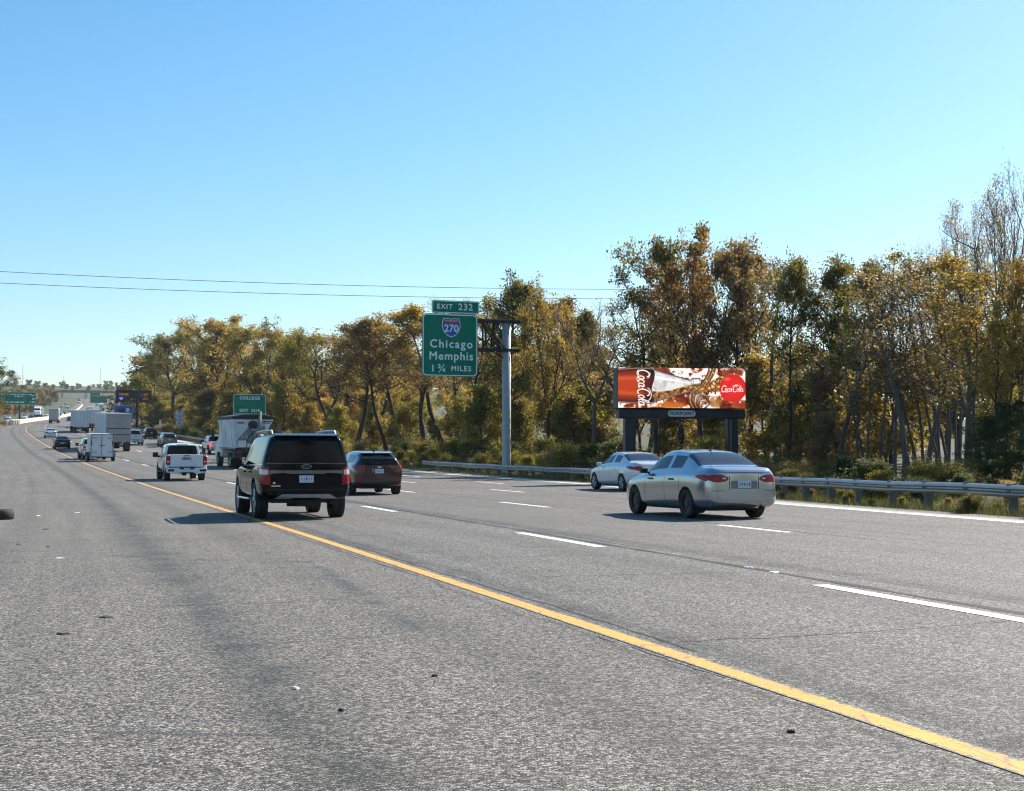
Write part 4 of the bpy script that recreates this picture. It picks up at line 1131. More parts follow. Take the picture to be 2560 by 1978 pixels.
def cargo_trailer(u, off, label, dyaw=0.0):
    e = place('cargo_trailer', u, off, label, 'trailer', dyaw)
    w = .93; r, f = -1.9, 2.0; z0, z1 = .42, 2.33
    prof_ = [(-w, z0), (-w, z1 - .16), (-w + .05, z1 - .05), (-w + .16, z1), (w - .16, z1), (w - .05, z1 - .05), (w, z1 - .16), (w, z0)]
    m = MB(); m.prism(prof_, r, f, 'x'); m.build('trailer_box', M['trailer_white'], e, bevel=.01)
    fr = MB(); n = len(prof_)
    inn = [(y * .93, z0 + (z - z0) * .955 + .02) for y, z in prof_]
    vs = [(r - .03, y, z) for y, z in prof_] + [(r - .03, y, z) for y, z in inn] + [(r + .02, y, z) for y, z in prof_] + [(r + .02, y, z) for y, z in inn]
    fs = []
    for i in range(n - 1): fs += [(i, i + 1, n + i + 1, n + i), (2 * n + i, 3 * n + i, 3 * n + i + 1, 2 * n + i + 1), (i, 2 * n + i, 2 * n + i + 1, i + 1), (n + i, n + i + 1, 3 * n + i + 1, 3 * n + i)]
    fr.add(vs, fs); fr.build('rear_frame', M['hopper_grey'], e)
    for s in (1, -1):
        y = sorted((s * .006, s * .80)); d = MB().box(r - .035, r - .005, y[0], y[1], z0 + .06, z1 - .15).build('barn_door', M['trailer_white'], e, bevel=.006)
        for zz in (.78, 1.95): MB().box(r - .05, r - .02, min(s * .40, s * .90), max(s * .40, s * .90), zz, zz + .045).build('strap_hinge', M['black'], d)
        MB().box(r - .04, r + .02, min(s * .80, s * .88), max(s * .80, s * .88), 1.35, 1.75).build('tail_light', M['lens'], e, bevel=.01)
        wheel(e, .1, s * 1.03, .36, .20, .20, 'steel', 'alloy')
        fe = MB(); ys = sorted((s * .92, s * 1.16))
        fe.prism([(-.55, .45), (-.40, .78), (.60, .78), (.75, .45), (.70, .45), (.57, .74), (-.37, .74), (-.50, .45)], ys[0], ys[1]); fe.build('wheel_fender', M['blue_fender'], e)
        wheel(e, -.72, s * 1.03, .36, .20, .20, 'steel', 'alloy')
        fe = MB(); fe.prism([(-1.30, .45), (-1.18, .78), (-.50, .78), (-.44, .60), (-.50, .60), (-.54, .74), (-1.15, .74), (-1.25, .45)], ys[0], ys[1]); fe.build('wheel_fender', M['blue_fender'], e)
    hb = MB(); hb.box(r - .07, r - .04, -.26, .26, 1.33, 1.37); hb.tube((r - .055, .04, .55), (r - .055, .04, 2.15), .015, n=6); hb.build('door_latch', M['darksteel'], e)
    t = MB()
    t.tube((2.0, .5, .47), (3.3, 0, .47), .05, n=6); t.tube((2.0, -.5, .47), (3.3, 0, .47), .05, n=6); t.tube((2.9, 0, .05), (2.9, 0, .9), .03, n=8); t.build('tongue', M['darksteel'], e)
    MB().box(-1.8, 2.0, -.85, .85, .32, .425).build('chassis', M['under'], e)
    return e
M['blue_fender'] = plain('blue painted fender', (.03, .07, .20), .45, .1)

def mixer(u, off, label, dyaw=0.0):
    e = place('concrete_mixer_truck', u, off, label, 'truck', dyaw)
    for x in (-.65, .70): dual_axle(e, x, .52, .28, 'alloy')
    # aggregate hopper: a long bin with flaring sides
    sec = [(-.78, 1.42), (-.80, 2.35), (-1.42, 3.42), (1.42, 3.42), (1.30, 2.5), (1.22, 1.42)]
    m = MB(); m.prism(sec, -1.3, 5.6, 'x'); h = m.build('hopper', M['hopper'], e, bevel=.02)
    tp = MB(); tp.prism([(-1.46, 3.40), (-1.46, 3.62), (-.5, 3.78), (.6, 3.76), (1.47, 3.60), (1.47, 3.40)], -1.36, 5.65, 'x'); tp.build('tarpaulin', M['tarp'], e, bevel=.03)
    rb = MB()
    for x in (-.2, 1.2, 2.6, 4.0): 
        rb.prism([(1.26, 1.45), (1.34, 2.5), (1.47, 3.40), (1.40, 3.40), (1.28, 2.5), (1.20, 1.45)], x, x + .10, 'x')
    rb.build('hopper_ribs', M['hopper'], h)
    x = -1.32
    MB().prism([(1.10, 2.0), (.30, 2.95), (-.05, 2.55), (.05, 1.6), (1.05, 1.6)], x - .08, x, 'x').build('diagonal_plate', M['hopper_grey'], e, bevel=.01)
    dl = MB(); dl.tube((x - .05, 1.22, 1.9), (x - .05, .22, 3.05), .05, n=6); dl.tube((x - .05, 1.28, 3.3), (x - .05, 1.05, 2.0), .04, n=6); dl.build('brace', M['hopper'], e)
    MB().tube((x - .22, -.42, 1.9), (x - .22, -.42, 3.95), .10, n=12).build('cement_pipe', M['hopper_grey'], e, True)
    MB().lathe([(.001, x - .34), (.26, x - .34), (.30, x - .28), (.30, x + .02), (.001, x + .02)], 'x', 18, (0, .05, 3.02), closed=False).build('drive_motor', M['darksteel'], e, True)
    g = MB(); g.box(x - .35, x, -.62, .02, 2.05, 2.62); g.box(x - .5, x, -.30, .20, 2.60, 2.78); g.box(x - .30, x, -1.0, -.62, 2.25, 2.5); g.prism([(-.95, 2.6), (-.72, 3.0), (-.6, 2.6)], x - .15, x, 'x'); g.build('gearbox', M['hopper_grey'], e, bevel=.03)
    lad = MB()
    for y in (.42, .78): lad.tube((x - .12, y, 1.2), (x - .12, y, 2.3), .02, n=6)
    for k in range(4): lad.tube((x - .12, .42, 1.35 + .27 * k), (x - .12, .78, 1.35 + .27 * k), .018, n=6)
    lad.build('ladder', M['hopper'], e)
    au = MB(); au.tube((x - .1, -.15, 1.75), (x - 1.3, -.35, 2.15), .28, .26, 14); au.tube((x - 1.3, -.35, 2.2), (x - 1.35, -.38, 1.25), .20, .14, 12); au.build('mixing_auger', M['hopper_grey'], e, True)
    cp = MB(); cp.box(x - .28, x, .50, 1.05, 1.48, 1.95); cp.box(x - .2, x, .1, .45, 1.5, 1.75); cp.build('control_box', M['hopper'], e, bevel=.02)
    hose = MB()
    for a, b2 in (((x - .1, -.1, 2.6), (x - .3, .35, 2.2)), ((x - .3, .35, 2.2), (x - .15, .5, 1.7)), ((x - .1, -.7, 2.4), (x - .3, -.55, 1.7)), ((x - .3, -.55, 1.7), (x - .2, -.2, 1.3))): hose.tube(a, b2, .035, n=6)
    hose.build('hoses', M['rubber'], e)
    fr = MB(); fr.box(-1.6, 8.2, -.45, .45, .80, 1.22); fr.box(-1.55, -1.42, -1.15, 1.2, 1.05, 1.4); fr.build('chassis', M['under'], e)
    dk = MB(); dk.box(-1.5, 6.0, -1.2, 1.25, 1.32, 1.40); dk.build('deck', M['hopper_grey'], e)
    for s in (1, -1):
        y = sorted((s * .75, s * 1.30)); MB().box(-1.45, -1.42, y[0], y[1], .25, 1.2).build('mud_flap', M['flap'], e)
        fe = MB(); ys = sorted((s * .72, s * 1.33))
        fe.prism([(-1.40, .75), (-1.15, 1.18), (1.2, 1.18), (1.45, .75), (1.38, .75), (1.16, 1.13), (-1.12, 1.13), (-1.33, .75)], ys[0], ys[1]); fe.build('wheel_fender', M['hopper_grey'], e)
        wheel(e, 6.9, s * 1.05, .54, .38, .30, 'steel', 'alloy')
        t = MB().box(-1.60, -1.52, min(s * .85, s * 1.1), max(s * .85, s * 1.1), 1.1, 1.25).build('tail_light', M['lens'], e)
        mm = MB().box(7.2, 7.3, min(s * 1.45, s * 1.65), max(s * 1.45, s * 1.65), 2.0, 2.75); mm.tube((7.2, s * 1.1, 2.4), (7.2, s * 1.5, 2.4), .03); mm.build('wing_mirror', M['black'], e)
    c = MB(); c.prism([(5.85, .9), (5.85, 2.9), (6.2, 3.05), (7.2, 2.95), (7.55, 2.1), (8.9, 1.85), (9.1, 1.2), (9.0, .55), (6.0, .7)], -1.1, 1.1); cab = c.build('cab', M['trailer_white'], e, bevel=.08)
    MB().box(5.835, 5.87, -.6, .6, 2.2, 2.75).build('rear_window', M['glass'], cab)
    # illegible lettering, as dark bars of print
    tx = MB()
    for k, (y0, y1, z) in enumerate(((-.62, -.98, 3.24), (-1.02, -1.28, 3.24), (-.66, -.90, 3.13), (-.94, -1.16, 3.13))): tx.box(x - .006, x + .01, min(y0, y1), max(y0, y1), z, z + .06)
    tx.build('lettering', M['navy'], h)
    MB().box(x - .006, x + .01, .62, 1.08, 3.08, 3.24).build('name_panel', M['hopper_grey'], h)
    return e
# ------------------------------------------------------------------ signs, rails, poles (local frame: +x along traffic, faces -x)
def rounded(y0, y1, z0, z1, r, n=6): return rrect(y0, y1, z0, z1, r, n)
def panel(parent, name, y0, y1, z0, z1, mat, border=.05, inset=.03, r=.25, x=0.0, t=.05, bmat=None):
    """sheet-metal sign panel with a raised border line"""
    m = MB(); m.prism(rounded(y0, y1, z0, z1, r), x, x + t, 'x'); p = m.build(name, mat, parent)
    if border:
        o = rounded(y0 + inset, y1 - inset, z0 + inset, z1 - inset, max(r - inset, .02)); i = rounded(y0 + inset + border, y1 - inset - border, z0 + inset + border, z1 - inset - border, max(r - inset - border, .015))
        n = len(o); vs = [(x - .006, *q) for q in o] + [(x - .006, *q) for q in i] + [(x, *q) for q in o] + [(x, *q) for q in i]
        fs = []
        for k in range(n):
            k2 = (k + 1) % n; fs += [(k, k2, n + k2, n + k), (2 * n + k, k, k2, 2 * n + k2)][:1] + [(k, 2 * n + k, 2 * n + k2, k2), (n + k, n + k2, 3 * n + k2, 3 * n + k)]
        MB().add(vs, fs).build('border', bmat or M['legend'], p)
    return p
def sign_text(parent, s, size, y, z, x=0.0, mat=None, bold=.0, space=1.15, name='lettering'):
    return text_on(name, s, size, (x - .008, y, z), mat or M['legend'], parent, bold=bold, space=space, extrude=.006)

# big cantilever exit sign
sg = place('exit_sign', 81.2, 21.6, 'big green exit sign hung from a grey column by dark cantilever arms', 'sign'); sg.rotation_euler = (0, 0, heading(81.2))
c = MB(); c.lathe([(.265, -.3), (.25, 9.05), (.001, 9.1)], 'z', 20, closed=False); c.build('column', M['greysteel'], sg, True)
MB().lathe([(.45, -.1), (.45, .10), (.30, .12)], 'z', 16, closed=False).build('base_plate', M['galvpost'], sg)
MB().tube((-.31, -.06, .3), (-.31, -.06, 8.7), .03, n=6).build('conduit', M['galv'], sg)
for z in (8.98, 7.28):
    MB().box(-.32, -.12, -.75, 3.3, z - .09, z + .09).build('chord', M['darksteel'], sg, bevel=.01)
    MB().box(.12, .32, -.75, 3.3, z - .09, z + .09).build('chord', M['darksteel'], sg, bevel=.01)
    MB().box(-.34, .34, -.42, .42, z - .05, z + .05).build('collar', M['darksteel'], sg)
for (a, b2) in (((0, 1.62, 8.98), (0, .35, 7.28)), ((-.22, 1.62, 8.98), (-.22, .1, 7.28)), ((.22, 3.1, 8.98), (.22, 1.62, 7.28)), ((.22, 2.0, 8.2), (.22, .4, 7.35)), ((0, .9, 7.28), (0, .2, 6.8)), ((-.22, 1.62, 7.28), (-.22, .45, 8.98)), ((.22, 1.2, 8.98), (.22, .2, 7.28)), ((-.22, .9, 8.98), (.22, .9, 7.28)), ((-.22, 1.3, 7.28), (.22, 1.3, 8.98)), ((-.22, 1.55, 8.98), (-.22, 1.55, 7.28)), ((.22, .7, 8.98), (.22, .7, 7.28))):
    MB().tube(a, b2, .055, n=6).build('brace', M['darksteel'], sg)
for y in (2.2, 4.4): MB().box(-.36, -.26, y - .06, y + .06, 5.75, 9.9).build('hanger', M['galv'], sg)
p = panel(sg, 'sign_panel', 1.92, 5.26, 5.66, 9.28, M['sign'], .055, .03, .28, -.42)
sign_text(p, 'Chicago', .66, 3.52, 7.52, -.42, bold=.014, space=1.22)
sign_text(p, 'Memphis', .66, 3.52, 6.82, -.42, bold=.014, space=1.14)
sign_text(p, '1', .56, 4.62, 6.10, -.42, bold=.012)
sign_text(p, '\u00be', .66, 4.08, 6.10, -.42, bold=.008, space=1.0)
sign_text(p, 'MILES', .42, 2.92, 6.11, -.42, bold=.010, space=1.22)
def shield(sc, cy, cz, x, parent):
    sh = [(0, -.52), (.22, -.42), (.40, -.22), (.48, .02), (.46, .26), (.40, .46), (.30, .42), (.15, .45), (0, .40)]
    sh = sh + [(-a, b) for a, b in sh[-2:0:-1]]
    T = lambda k: [(cy + a * sc * k, cz + b * sc * k) for a, b in sh]
    MB().prism(T(1.08), x - .004, x, 'x').build('shield_outline', M['legend'], parent)
    MB().prism(T(1.0), x - .010, x - .004, 'x').build('shield', M['blue'], parent)
    top = [(cy + a * sc, cz + b * sc) for a, b in ((.47, .20), (.46, .26), (.40, .46), (.30, .42), (.15, .45), (0, .40), (-.15, .45), (-.30, .42), (-.40, .46), (-.46, .26), (-.47, .20))]
    MB().prism(top, x - .015, x - .009, 'x').build('shield_top', M['red'], parent)
    sign_text(parent, 'INTERSTATE', .115 * sc, cy, cz + .32 * sc, x - .012, space=1.1)
    sign_text(parent, '270', .54 * sc, cy, cz - .09 * sc, x - .008, bold=.010, space=1.0)
shield(1.08, 3.52, 8.52, -.42, p)
tb = panel(sg, 'exit_tab', 1.82, 4.68, 9.31, 10.06, M['sign'], .045, .025, .10, -.42)
sign_text(tb, 'EXIT', .40, 3.92, 9.69, -.42, bold=.010, space=1.2)
sign_text(tb, '232', .54, 2.66, 9.69, -.42, bold=.012, space=1.15)

def posts(parent, ys, h, mat=None, w=.06, x=.06):
    for y in ys: MB().box(x, x + w * 2, y - w, y + w, -.3, h).build('post', mat or M['galvpost'], parent)
cs = place('college_exit_sign', 170.8, 22.0, 'green roadside sign reading COLLEGE behind the concrete mixer truck', 'sign'); cs.rotation_euler = (0, 0, heading(170))
posts(cs, (-1.1, 1.1), 6.2, w=.09)
p = panel(cs, 'sign_panel', -1.92, 1.92, 2.2, 6.35, M['sign'], .05, .02, .20)
sign_text(p, 'COLLEGE', .52, 0, 5.88, bold=.012, space=1.12)
sign_text(p, 'EXIT  231B', .46, 0, 4.42, bold=.012, space=1.12)
MB().box(-.008, 0, -1.85, 1.85, 4.0, 4.05).build('divider', M['legend'], p)
sp = place('speed_limit_sign', 230.2, 21.5, 'white speed limit sign on two posts at the wood edge', 'sign'); sp.rotation_euler = (0, 0, heading(230))
posts(sp, (-.3, .3), 4.1, w=.05)
p = panel(sp, 'speed_panel', -.56, .56, 2.92, 4.28, M['signwhite'], .02, .03, .05, bmat=M['ink'])
for s_, z_, k_ in (('SPEED', 4.10, .22), ('LIMIT', 3.86, .22), ('60', 3.36, .62)): sign_text(p, s_, k_, 0, z_, mat=M['ink'], bold=.008, space=1.05)
p = panel(sp, 'minimum_panel', -.56, .56, 1.95, 2.88, M['signwhite'], .02, .03, .05, bmat=M['ink'])
for s_, z_, k_ in (('MINIMUM', 2.68, .19), ('40', 2.28, .52)): sign_text(p, s_, k_, 0, z_, mat=M['ink'], bold=.008, space=1.05)

# electronic message board on a mast
dm = place('message_board', 300, 20.6, 'black electronic message board on a mast at the left end of wood', 'sign'); dm.rotation_euler = (0, 0, heading(300))
MB().tube((.5, -.6, -.3), (.5, -.6, 8.0), .30, n=14).build('mast', M['navy'], dm, True)
b = MB().box(0, .9, -3.4, 3.6, 5.62, 8.1).build('cabinet', M['navy'], dm, bevel=.05)
MB().box(-.02, .02, -3.1, 3.3, 5.82, 7.9).build('display', M['black'], b)
def dots(y0, y1, z0, z1, seed, mat, name='led_text'):
    rr = random.Random(seed); m = MB(); y = y0
    while y < y1:
        w_ = .11
        for zz in (0, 1, 2):
            if rr.random() < .72: m.box(-.03, -.022, y, y + w_ * rr.choice((.6, 1, 1)), z0 + (z1 - z0) * zz / 3, z0 + (z1 - z0) * (zz + .75) / 3)
        y += .20
    m.build(name, mat, b)
dots(1.2, 3.0, 7.05, 7.45, 3, M['amber']); dots(-2.6, -1.5, 7.1, 7.5, 4, M['amber']); dots(-2.6, -1.7, 6.2, 6.6, 5, M['amber'])
MB().prism([(2.9, 6.35), (2.55, 6.05), (2.2, 6.35), (2.2, 6.65), (2.9, 6.65)], -.035, -.02, 'x').build('route_icon', emit('blue display', (.10, .16, .8), .6), b)
# blue service sign below it
bs = place('service_sign', 318, 20.0, 'blue roadside service sign below the electronic message board', 'sign'); bs.rotation_euler = (0, 0, heading(318))
posts(bs, (-.9, 1.3), 4.6, w=.08)
p = panel(bs, 'sign_panel', -1.7, 2.3, 2.1, 5.0, M['blue'], .05, .03, .12)
MB().box(-.012, 0, -.9, -.2, 3.7, 4.4).build('logo_panel', M['signwhite'], p); MB().box(-.012, 0, .1, 1.5, 3.4, 4.3).build('logo_panel', M['navy'], p)
# small white marker on post near the mast
mk = place('delineator', 252, 20.9, 'small white marker post beside the far guardrail', 'post'); mk.rotation_euler = (0, 0, heading(252))
MB().box(0, .03, -.05, .05, -.1, 2.6).build('post', M['galvpost'], mk); MB().box(-.02, 0, -.16, .16, 1.1, 2.55).build('plate', M['signwhite'], mk)
mk = place('delineator', 143, 19.9, 'short grey marker sign in front of the green bushes by pickup', 'post'); mk.rotation_euler = (0, 0, heading(143))
MB().box(0, .03, -.04, .04, -.1, 2.6).build('post', M['galvpost'], mk); MB().box(-.02, 0, -.22, .22, 1.5, 2.9).build('plate', M['galvpost'], mk)

# overhead sign on the median
ls = place('median_sign', 402, -3.95, 'wide green overhead sign on a median post behind the roadside tree', 'sign'); ls.rotation_euler = (0, 0, heading(395) - .05)
MB().tube((.4, -.45, -.2), (.4, -.45, 8.6), .24, n=12).build('column', M['darksteel'], ls, True)
MB().box(.05, .25, -4.4, 4.4, 6.9, 7.2).build('chord', M['darksteel'], ls)
p = panel(ls, 'sign_panel', -4.6, 4.6, 5.15, 8.55, M['sign'], .06, .03, .2)
lt = MB()
for (y0, y1, z) in ((-3.4, 2.2, 7.75), (-1.2, 1.0, 7.2), (-4.2, -3.3, 6.55), (-1.6, 2.6, 5.65), (-4.2, -3.2, 5.7), (2.6, 4.1, 7.7), (-4.2, -3.6, 7.5)):
    y = y0
    rr = random.Random(int(z * 100 + y0))
    while y < y1: w_ = rr.uniform(.12, .28); lt.box(-.02, 0, y, y + w_, z, z + rr.uniform(.26, .40)); y += w_ + rr.choice((.06, .06, .3))
lt.build('lettering', M['legend'], p)
# far overhead sign over the road
fs_ = place('far_sign', 640, 11.0, 'distant green overhead sign above the two white trailers', 'sign'); fs_.rotation_euler = (0, 0, heading(640))
MB().tube((.5, -9.5, -.2), (.5, -9.5, 9.3), .3, n=10).build('column', M['greysteel'], fs_)
MB().box(.2, .7, -9.5, 3.4, 8.2, 8.6).build('chord', M['greysteel'], fs_)
p = panel(fs_, 'sign_panel', -3.9, 3.3, 6.2, 9.4, M['sign'], .08, .03, .2)
MB().prism([(-.9, 9.4), (-.9, 10.5), (3.2, 10.5), (3.2, 9.4)], -.02, .05, 'x').build('exit_tab', M['sign'], fs_)

# ------------------------------------------------------------------ guardrails of W-beam panels on posts
def guardrail(label, u0, u1, offf, n_name='guardrail'):
    e = empty(n_name, P(u0, offf(u0))); tag(e, label, 'guardrail')
    wb = [(0, -.155), (.035, -.135), (.082, -.095), (.082, -.055), (.0, -.018), (.0, .018), (.082, .055), (.082, .095), (.035, .135), (0, .155)]
    post = MB().box(-.05, .05, .02, .19, -.9, .10); post.box(-.075, .075, -.02, .12, -.20, .16); pm = post.mesh('post')
    pm.materials.append(M['galvpost'])
    org = e.location.copy(); L = 3.81; u = u0; k = 0
    zr = lambda uu, o: max(ground_z(uu, o), rz(uu, o) - .06) + .56 + .012 * math.sin(uu * .9) 
    while u < u1:
        ub = min(u + L, u1); vs = []
        cuts = [u, (u + ub) / 2, ub + .06]
        for uu in cuts:
            q = P(uu, offf(uu)); q.z = zr(uu, offf(uu)); h = heading(uu)
            dv = Vector((-math.cos(h + math.pi / 2), -math.sin(h + math.pi / 2), 0)) * -1      # towards the road (left)
            lap = .004 * (k % 2)
            for (d, z) in wb: vs.append(q + dv * (d + lap) + Vector((0, 0, z * .88)) - org)
        m = len(wb); n1 = len(vs)
        back = [Vector(v) + dv * -.006 for v in vs]
        fs = []
        for s in range(2):
            for j in range(m - 1): a = s * m + j; fs.append((a, a + 1, a + m + 1, a + m))
        fs2 = [tuple(i + n1 for i in f[::-1]) for f in fs]
        rimf = [(s * m + c, (s + 1) * m + c, n1 + (s + 1) * m + c, n1 + s * m + c) for s in range(2) for c in (0, m - 1)]
        link('rail_panel', mesh_from('rail_panel', [tuple(v) for v in vs + back], fs + fs2 + rimf), e, M['galv'])
        for uu in (u + .05, (u + ub) / 2):
            po = bpy.data.objects.new('post', pm); COL.objects.link(po); po.parent = e
            q = P(uu, offf(uu)); q.z = zr(uu, offf(uu)); po.location = q - org; po.rotation_euler = (0, 0, heading(uu) + math.pi)
        u = ub; k += 1
    return e
rail_off = lambda u: float(np.interp(u, [0, 22, 36, 50, 60, 92], [14.5, 15.3, 16.6, 18.7, 19.5, 19.6]))
gr = guardrail('grey steel guardrail running along right road edge in front of exit sign column', 12, 92, rail_off)
guardrail('distant grey guardrail at the foot of wood beside dark minivan', 184, 340, lambda u: 20.0)

# ------------------------------------------------------------------ overhead wires and pole
pw = empty('utility_pole', G(330, 27.0)); tag(pw, 'thin grey utility pole rising above the message board', 'pole')
MB().tube((0, 0, -.5), (0, 0, 17.5), .17, .10, 10).build('pole', M['wood'], pw, True)
MB().box(-.06, .06, -1.1, 1.1, 16.6, 16.78, None).build('crossarm', M['wood'], pw)
for k, (za, zb, sag) in enumerate(((17.45, 15.75, 2.05), (16.45, 14.95, 1.9))):
    A = Vector((-70, 112 + k * .8, za + .6)); B = Vector((58, 131 + k * .8, zb + 2.2))
    m = MB(); prev = None
    for i in range(41):
        t = i / 40; q = A.lerp(B, t); q.z -= sag * 4 * t * (1 - t)
        if prev is not None: m.tube(prev, q, .021, n=5, cap=False)
        prev = q
    o = m.build('overhead_wire', M['wire'], None, True)
    tag(o, ('upper', 'lower')[k] + ' of the two thin dark overhead wires crossing the sky', 'wire')

# ------------------------------------------------------------------ digital billboard
def paint_ad(nx=330, ny=101):
    """the printed advertisement, drawn as strokes and shapes; returns (ny,nx,3) in display values"""
    r = np.random.default_rng(3)
    X, Y = np.meshgrid((np.arange(nx) + .5) / nx * 1667, (np.arange(ny) + .5) / ny * 510)
    def fbm(sx, sy, seed, oct=4):
        rr = np.random.default_rng(seed); out = np.zeros_like(X); a = 1.0; tot = 0
        for o in range(oct):
            gx, gy = int(1667 / sx * 2 ** o) + 3, int(510 / sy * 2 ** o) + 3
            g = rr.random((gy, gx)); fx = X / sx * 2 ** o; fy = Y / sy * 2 ** o
            ix, iy = fx.astype(int), fy.astype(int); tx, ty = fx - ix, fy - iy; tx = tx * tx * (3 - 2 * tx); ty = ty * ty * (3 - 2 * ty)
            out += a * ((g[iy, ix] * (1 - tx) + g[iy, ix + 1] * tx) * (1 - ty) + (g[iy + 1, ix] * (1 - tx) + g[iy + 1, ix + 1] * tx) * ty); tot += a; a *= .55
        return out / tot
    img = np.ones(X.shape + (3,)) * np.array([.97, .95, .93])
    def lay(mask, col):
        m = np.clip(mask, 0, 1)[..., None]; img[:] = img * (1 - m) + np.asarray(col) * m
    sm = lambda d, w=5.0: np.clip(.5 - d / w, 0, 1)
    n1, n2, n3 = fbm(170, 120, 1), fbm(60, 45, 2), fbm(24, 22, 5)
    lay(np.clip((n1 - .52) * 9, 0, 1), (.72, .36, .12)); lay(np.clip((n1 - .58) * 10, 0, 1), (.42, .16, .06)); lay(np.clip((n2 - .62) * 9, 0, 1), (.55, .22, .08)); lay(np.clip((n3 - .70) * 10, 0, 1), (.40, .13, .06))
    lay(np.clip((n2 - .68) * 12, 0, 1) * (Y < 170), (.30, .10, .05))
    for (cx, cy, a, b, c) in ((560, 40, 90, 60, (.62, .30, .10)), (620, 70, 60, 90, (.48, .2, .07)), (1500, 60, 120, 60, (.50, .17, .07)), (740, 440, 150, 60, (.55, .25, .08)), (680, 470, 180, 40, (.80, .45, .12)), (1600, 460, 120, 60, (.62, .26, .12)), (1270, 430, 90, 70, (.66, .42, .20))):
        lay(sm(np.sqrt(((X - cx) / a) ** 2 + ((Y - cy) / b) ** 2) * 60 - 60, 22) * (.5 + .7 * n2), c)
    # swirling wave
    for k in range(16):
        rr_ = 165 - k * 9; c = [(.20, .07, .03), (.50, .24, .08), (.10, .03, .02), (.85, .66, .42), (.45, .20, .06)][k % 5]
        d = np.abs(np.sqrt(((X - 1020 - k * 5 - 60 * n2) / .95) ** 2 + ((Y - 330 - k * 9 - 50 * n1) * .85) ** 2) - rr_ * (.8 + .4 * n2)); lay(sm(d - 6, 6), c)
    for k in range(12):
        x0 = 1110 + k * 9 - 30; c = [(.22, .08, .03), (.62, .34, .12), (.12, .04, .02), (.90, .75, .52)][k % 4]
        d = np.abs(X - (x0 - (Y - 120) * .45 + 60 * np.sin(Y / 130 + 1))) - 5; lay(sm(d, 6) * (Y < 330), c)
    # bottle: body with cola, glass neck
    cy = 228
    half = np.interp(X, [0, 250, 430, 560, 760, 930, 945, 965, 1065, 1078], [205, 225, 218, 175, 118, 70, 76, 92, 96, 80])
    inside = sm(np.abs(Y - cy) - half, 6) * (X < 1078)
    e = np.abs(Y - cy) / half
    body = np.clip(1 - (X - 452 - 20 * np.sin(Y / 60)) / 8, 0, 1)
    lay(sm(np.abs(Y - cy) - half - 9, 9) * (X < 1086), (.30, .14, .07)); lay(inside, (.90, .89, .88))
    col = np.array([.62, .24, .06]) * (1.12 - .75 * e[..., None] ** 3) + .10 * (np.exp(-((e - .45) / .12) ** 2))[..., None]; col = col * np.interp(X, [0, 250, 340, 455], [1.08, 1.05, .66, .42])[..., None]
    m = (inside * body)[..., None]; img[:] = img * (1 - m) + col * m
    lay(inside * body * sm((.97 - e) * 200, 10), (.80, .72, .66))
    liquid = inside * (1 - body) * sm((cy + 20 + 55 * np.cos((X - 520) / 190.) - Y) , 14) * (X < 1075)
    lay(liquid, (.60, .42, .18)); lay(liquid * np.clip((n3 - .5) * 6, 0, 1), (.36, .20, .08)); lay(liquid * np.clip((.42 - n3) * 6, 0, 1), (.86, .72, .48))
    lay(inside * (1 - body) * (1 - liquid) * np.clip((n2 - .5) * 4, 0, 1), (.74, .73, .73)); lay(inside * (1 - body) * sm((.92 - e) * 150, 14), (.50, .50, .52)); lay(inside * (1 - body) * sm(np.abs(e - .55) * 150 - 12, 12) * (Y < cy) , (1, 1, 1))
    for x0 in (960, 985, 1060): lay(inside * sm(np.abs(X - x0) - 3, 4), (.52, .52, .54))
    # pour
    pour = sm(np.abs(Y - (cy + 52 - (X - 1080) * .32)) - np.interp(X, [1070, 1200, 1340], [40, 62, 100]), 18) * (X > 1076) * (X < 1400)
    lay(pour * (.45 + n3), (.62, .42, .16)); lay(pour * np.clip((n3 - .55) * 8, 0, 1), (.36, .20, .06)); lay(pour * np.clip((.42 - n3) * 8, 0, 1), (.93, .83, .62))
    for k in range(170):
        x, y, q = r.uniform(480, 1660), r.uniform(0, 510), r.uniform(4, 14); d = np.hypot(X - x, Y - y) - q
        if abs(y - cy) > 150 or x > 1100: lay(sm(d, 5) * .8, [(.40, .13, .06), (.98, .97, .95), (.66, .34, .12)][k % 3])
    # red disc
    d = np.hypot(X - 1502, Y - 252); lay(sm(d - 177, 5), (.88, .20, .17)); lay(sm(d - 177, 5) * np.clip((d - 120) / 260, 0, .3), (.60, .06, .06)); lay(sm(np.hypot((X - 1425) / 1.8, Y - 135) - 22, 30) * .5, (1, .62, .56))
    # hand lettering: strokes as polylines with widths
    def arc(cx, cy, rx, ry, a0, a1, n=18): return [(cx + rx * math.cos(R(a0 + (a1 - a0) * k / n)), cy - ry * math.sin(R(a0 + (a1 - a0) * k / n))) for k in range(n + 1)]
    W_ = [  # one em = 100 high; x to the right, y down, slanted later
        (arc(42, 52, 34, 44, 40, 300), 9), (arc(30, 40, 60, 38, 95, 30), 5), ([(8, 92), (40, 104), (70, 96), (110, 104), (134, 98)], 5),
        (arc(86, 70, 15, 22, 0, 360), 8), (arc(124, 70, 16, 22, 50, 310), 8), (arc(160, 70, 15, 22, 0, 360), 8), ([(176, 48), (174, 80), (184, 92), (192, 86)], 8),
        ([(192, 62), (206, 58)], 7),
        (arc(238, 52, 34, 46, 40, 300), 9), (arc(250, 34, 70, 40, 160, 20), 6), (arc(284, 70, 15, 22, 0, 360), 8), ([(316, 86), (308, 60), (318, 20), (330, 10), (332, 30), (312, 74), (318, 92), (328, 88)], 7),
        (arc(350, 70, 15, 22, 0, 360), 8), ([(367, 48), (364, 80), (374, 92), (384, 84)], 8)]
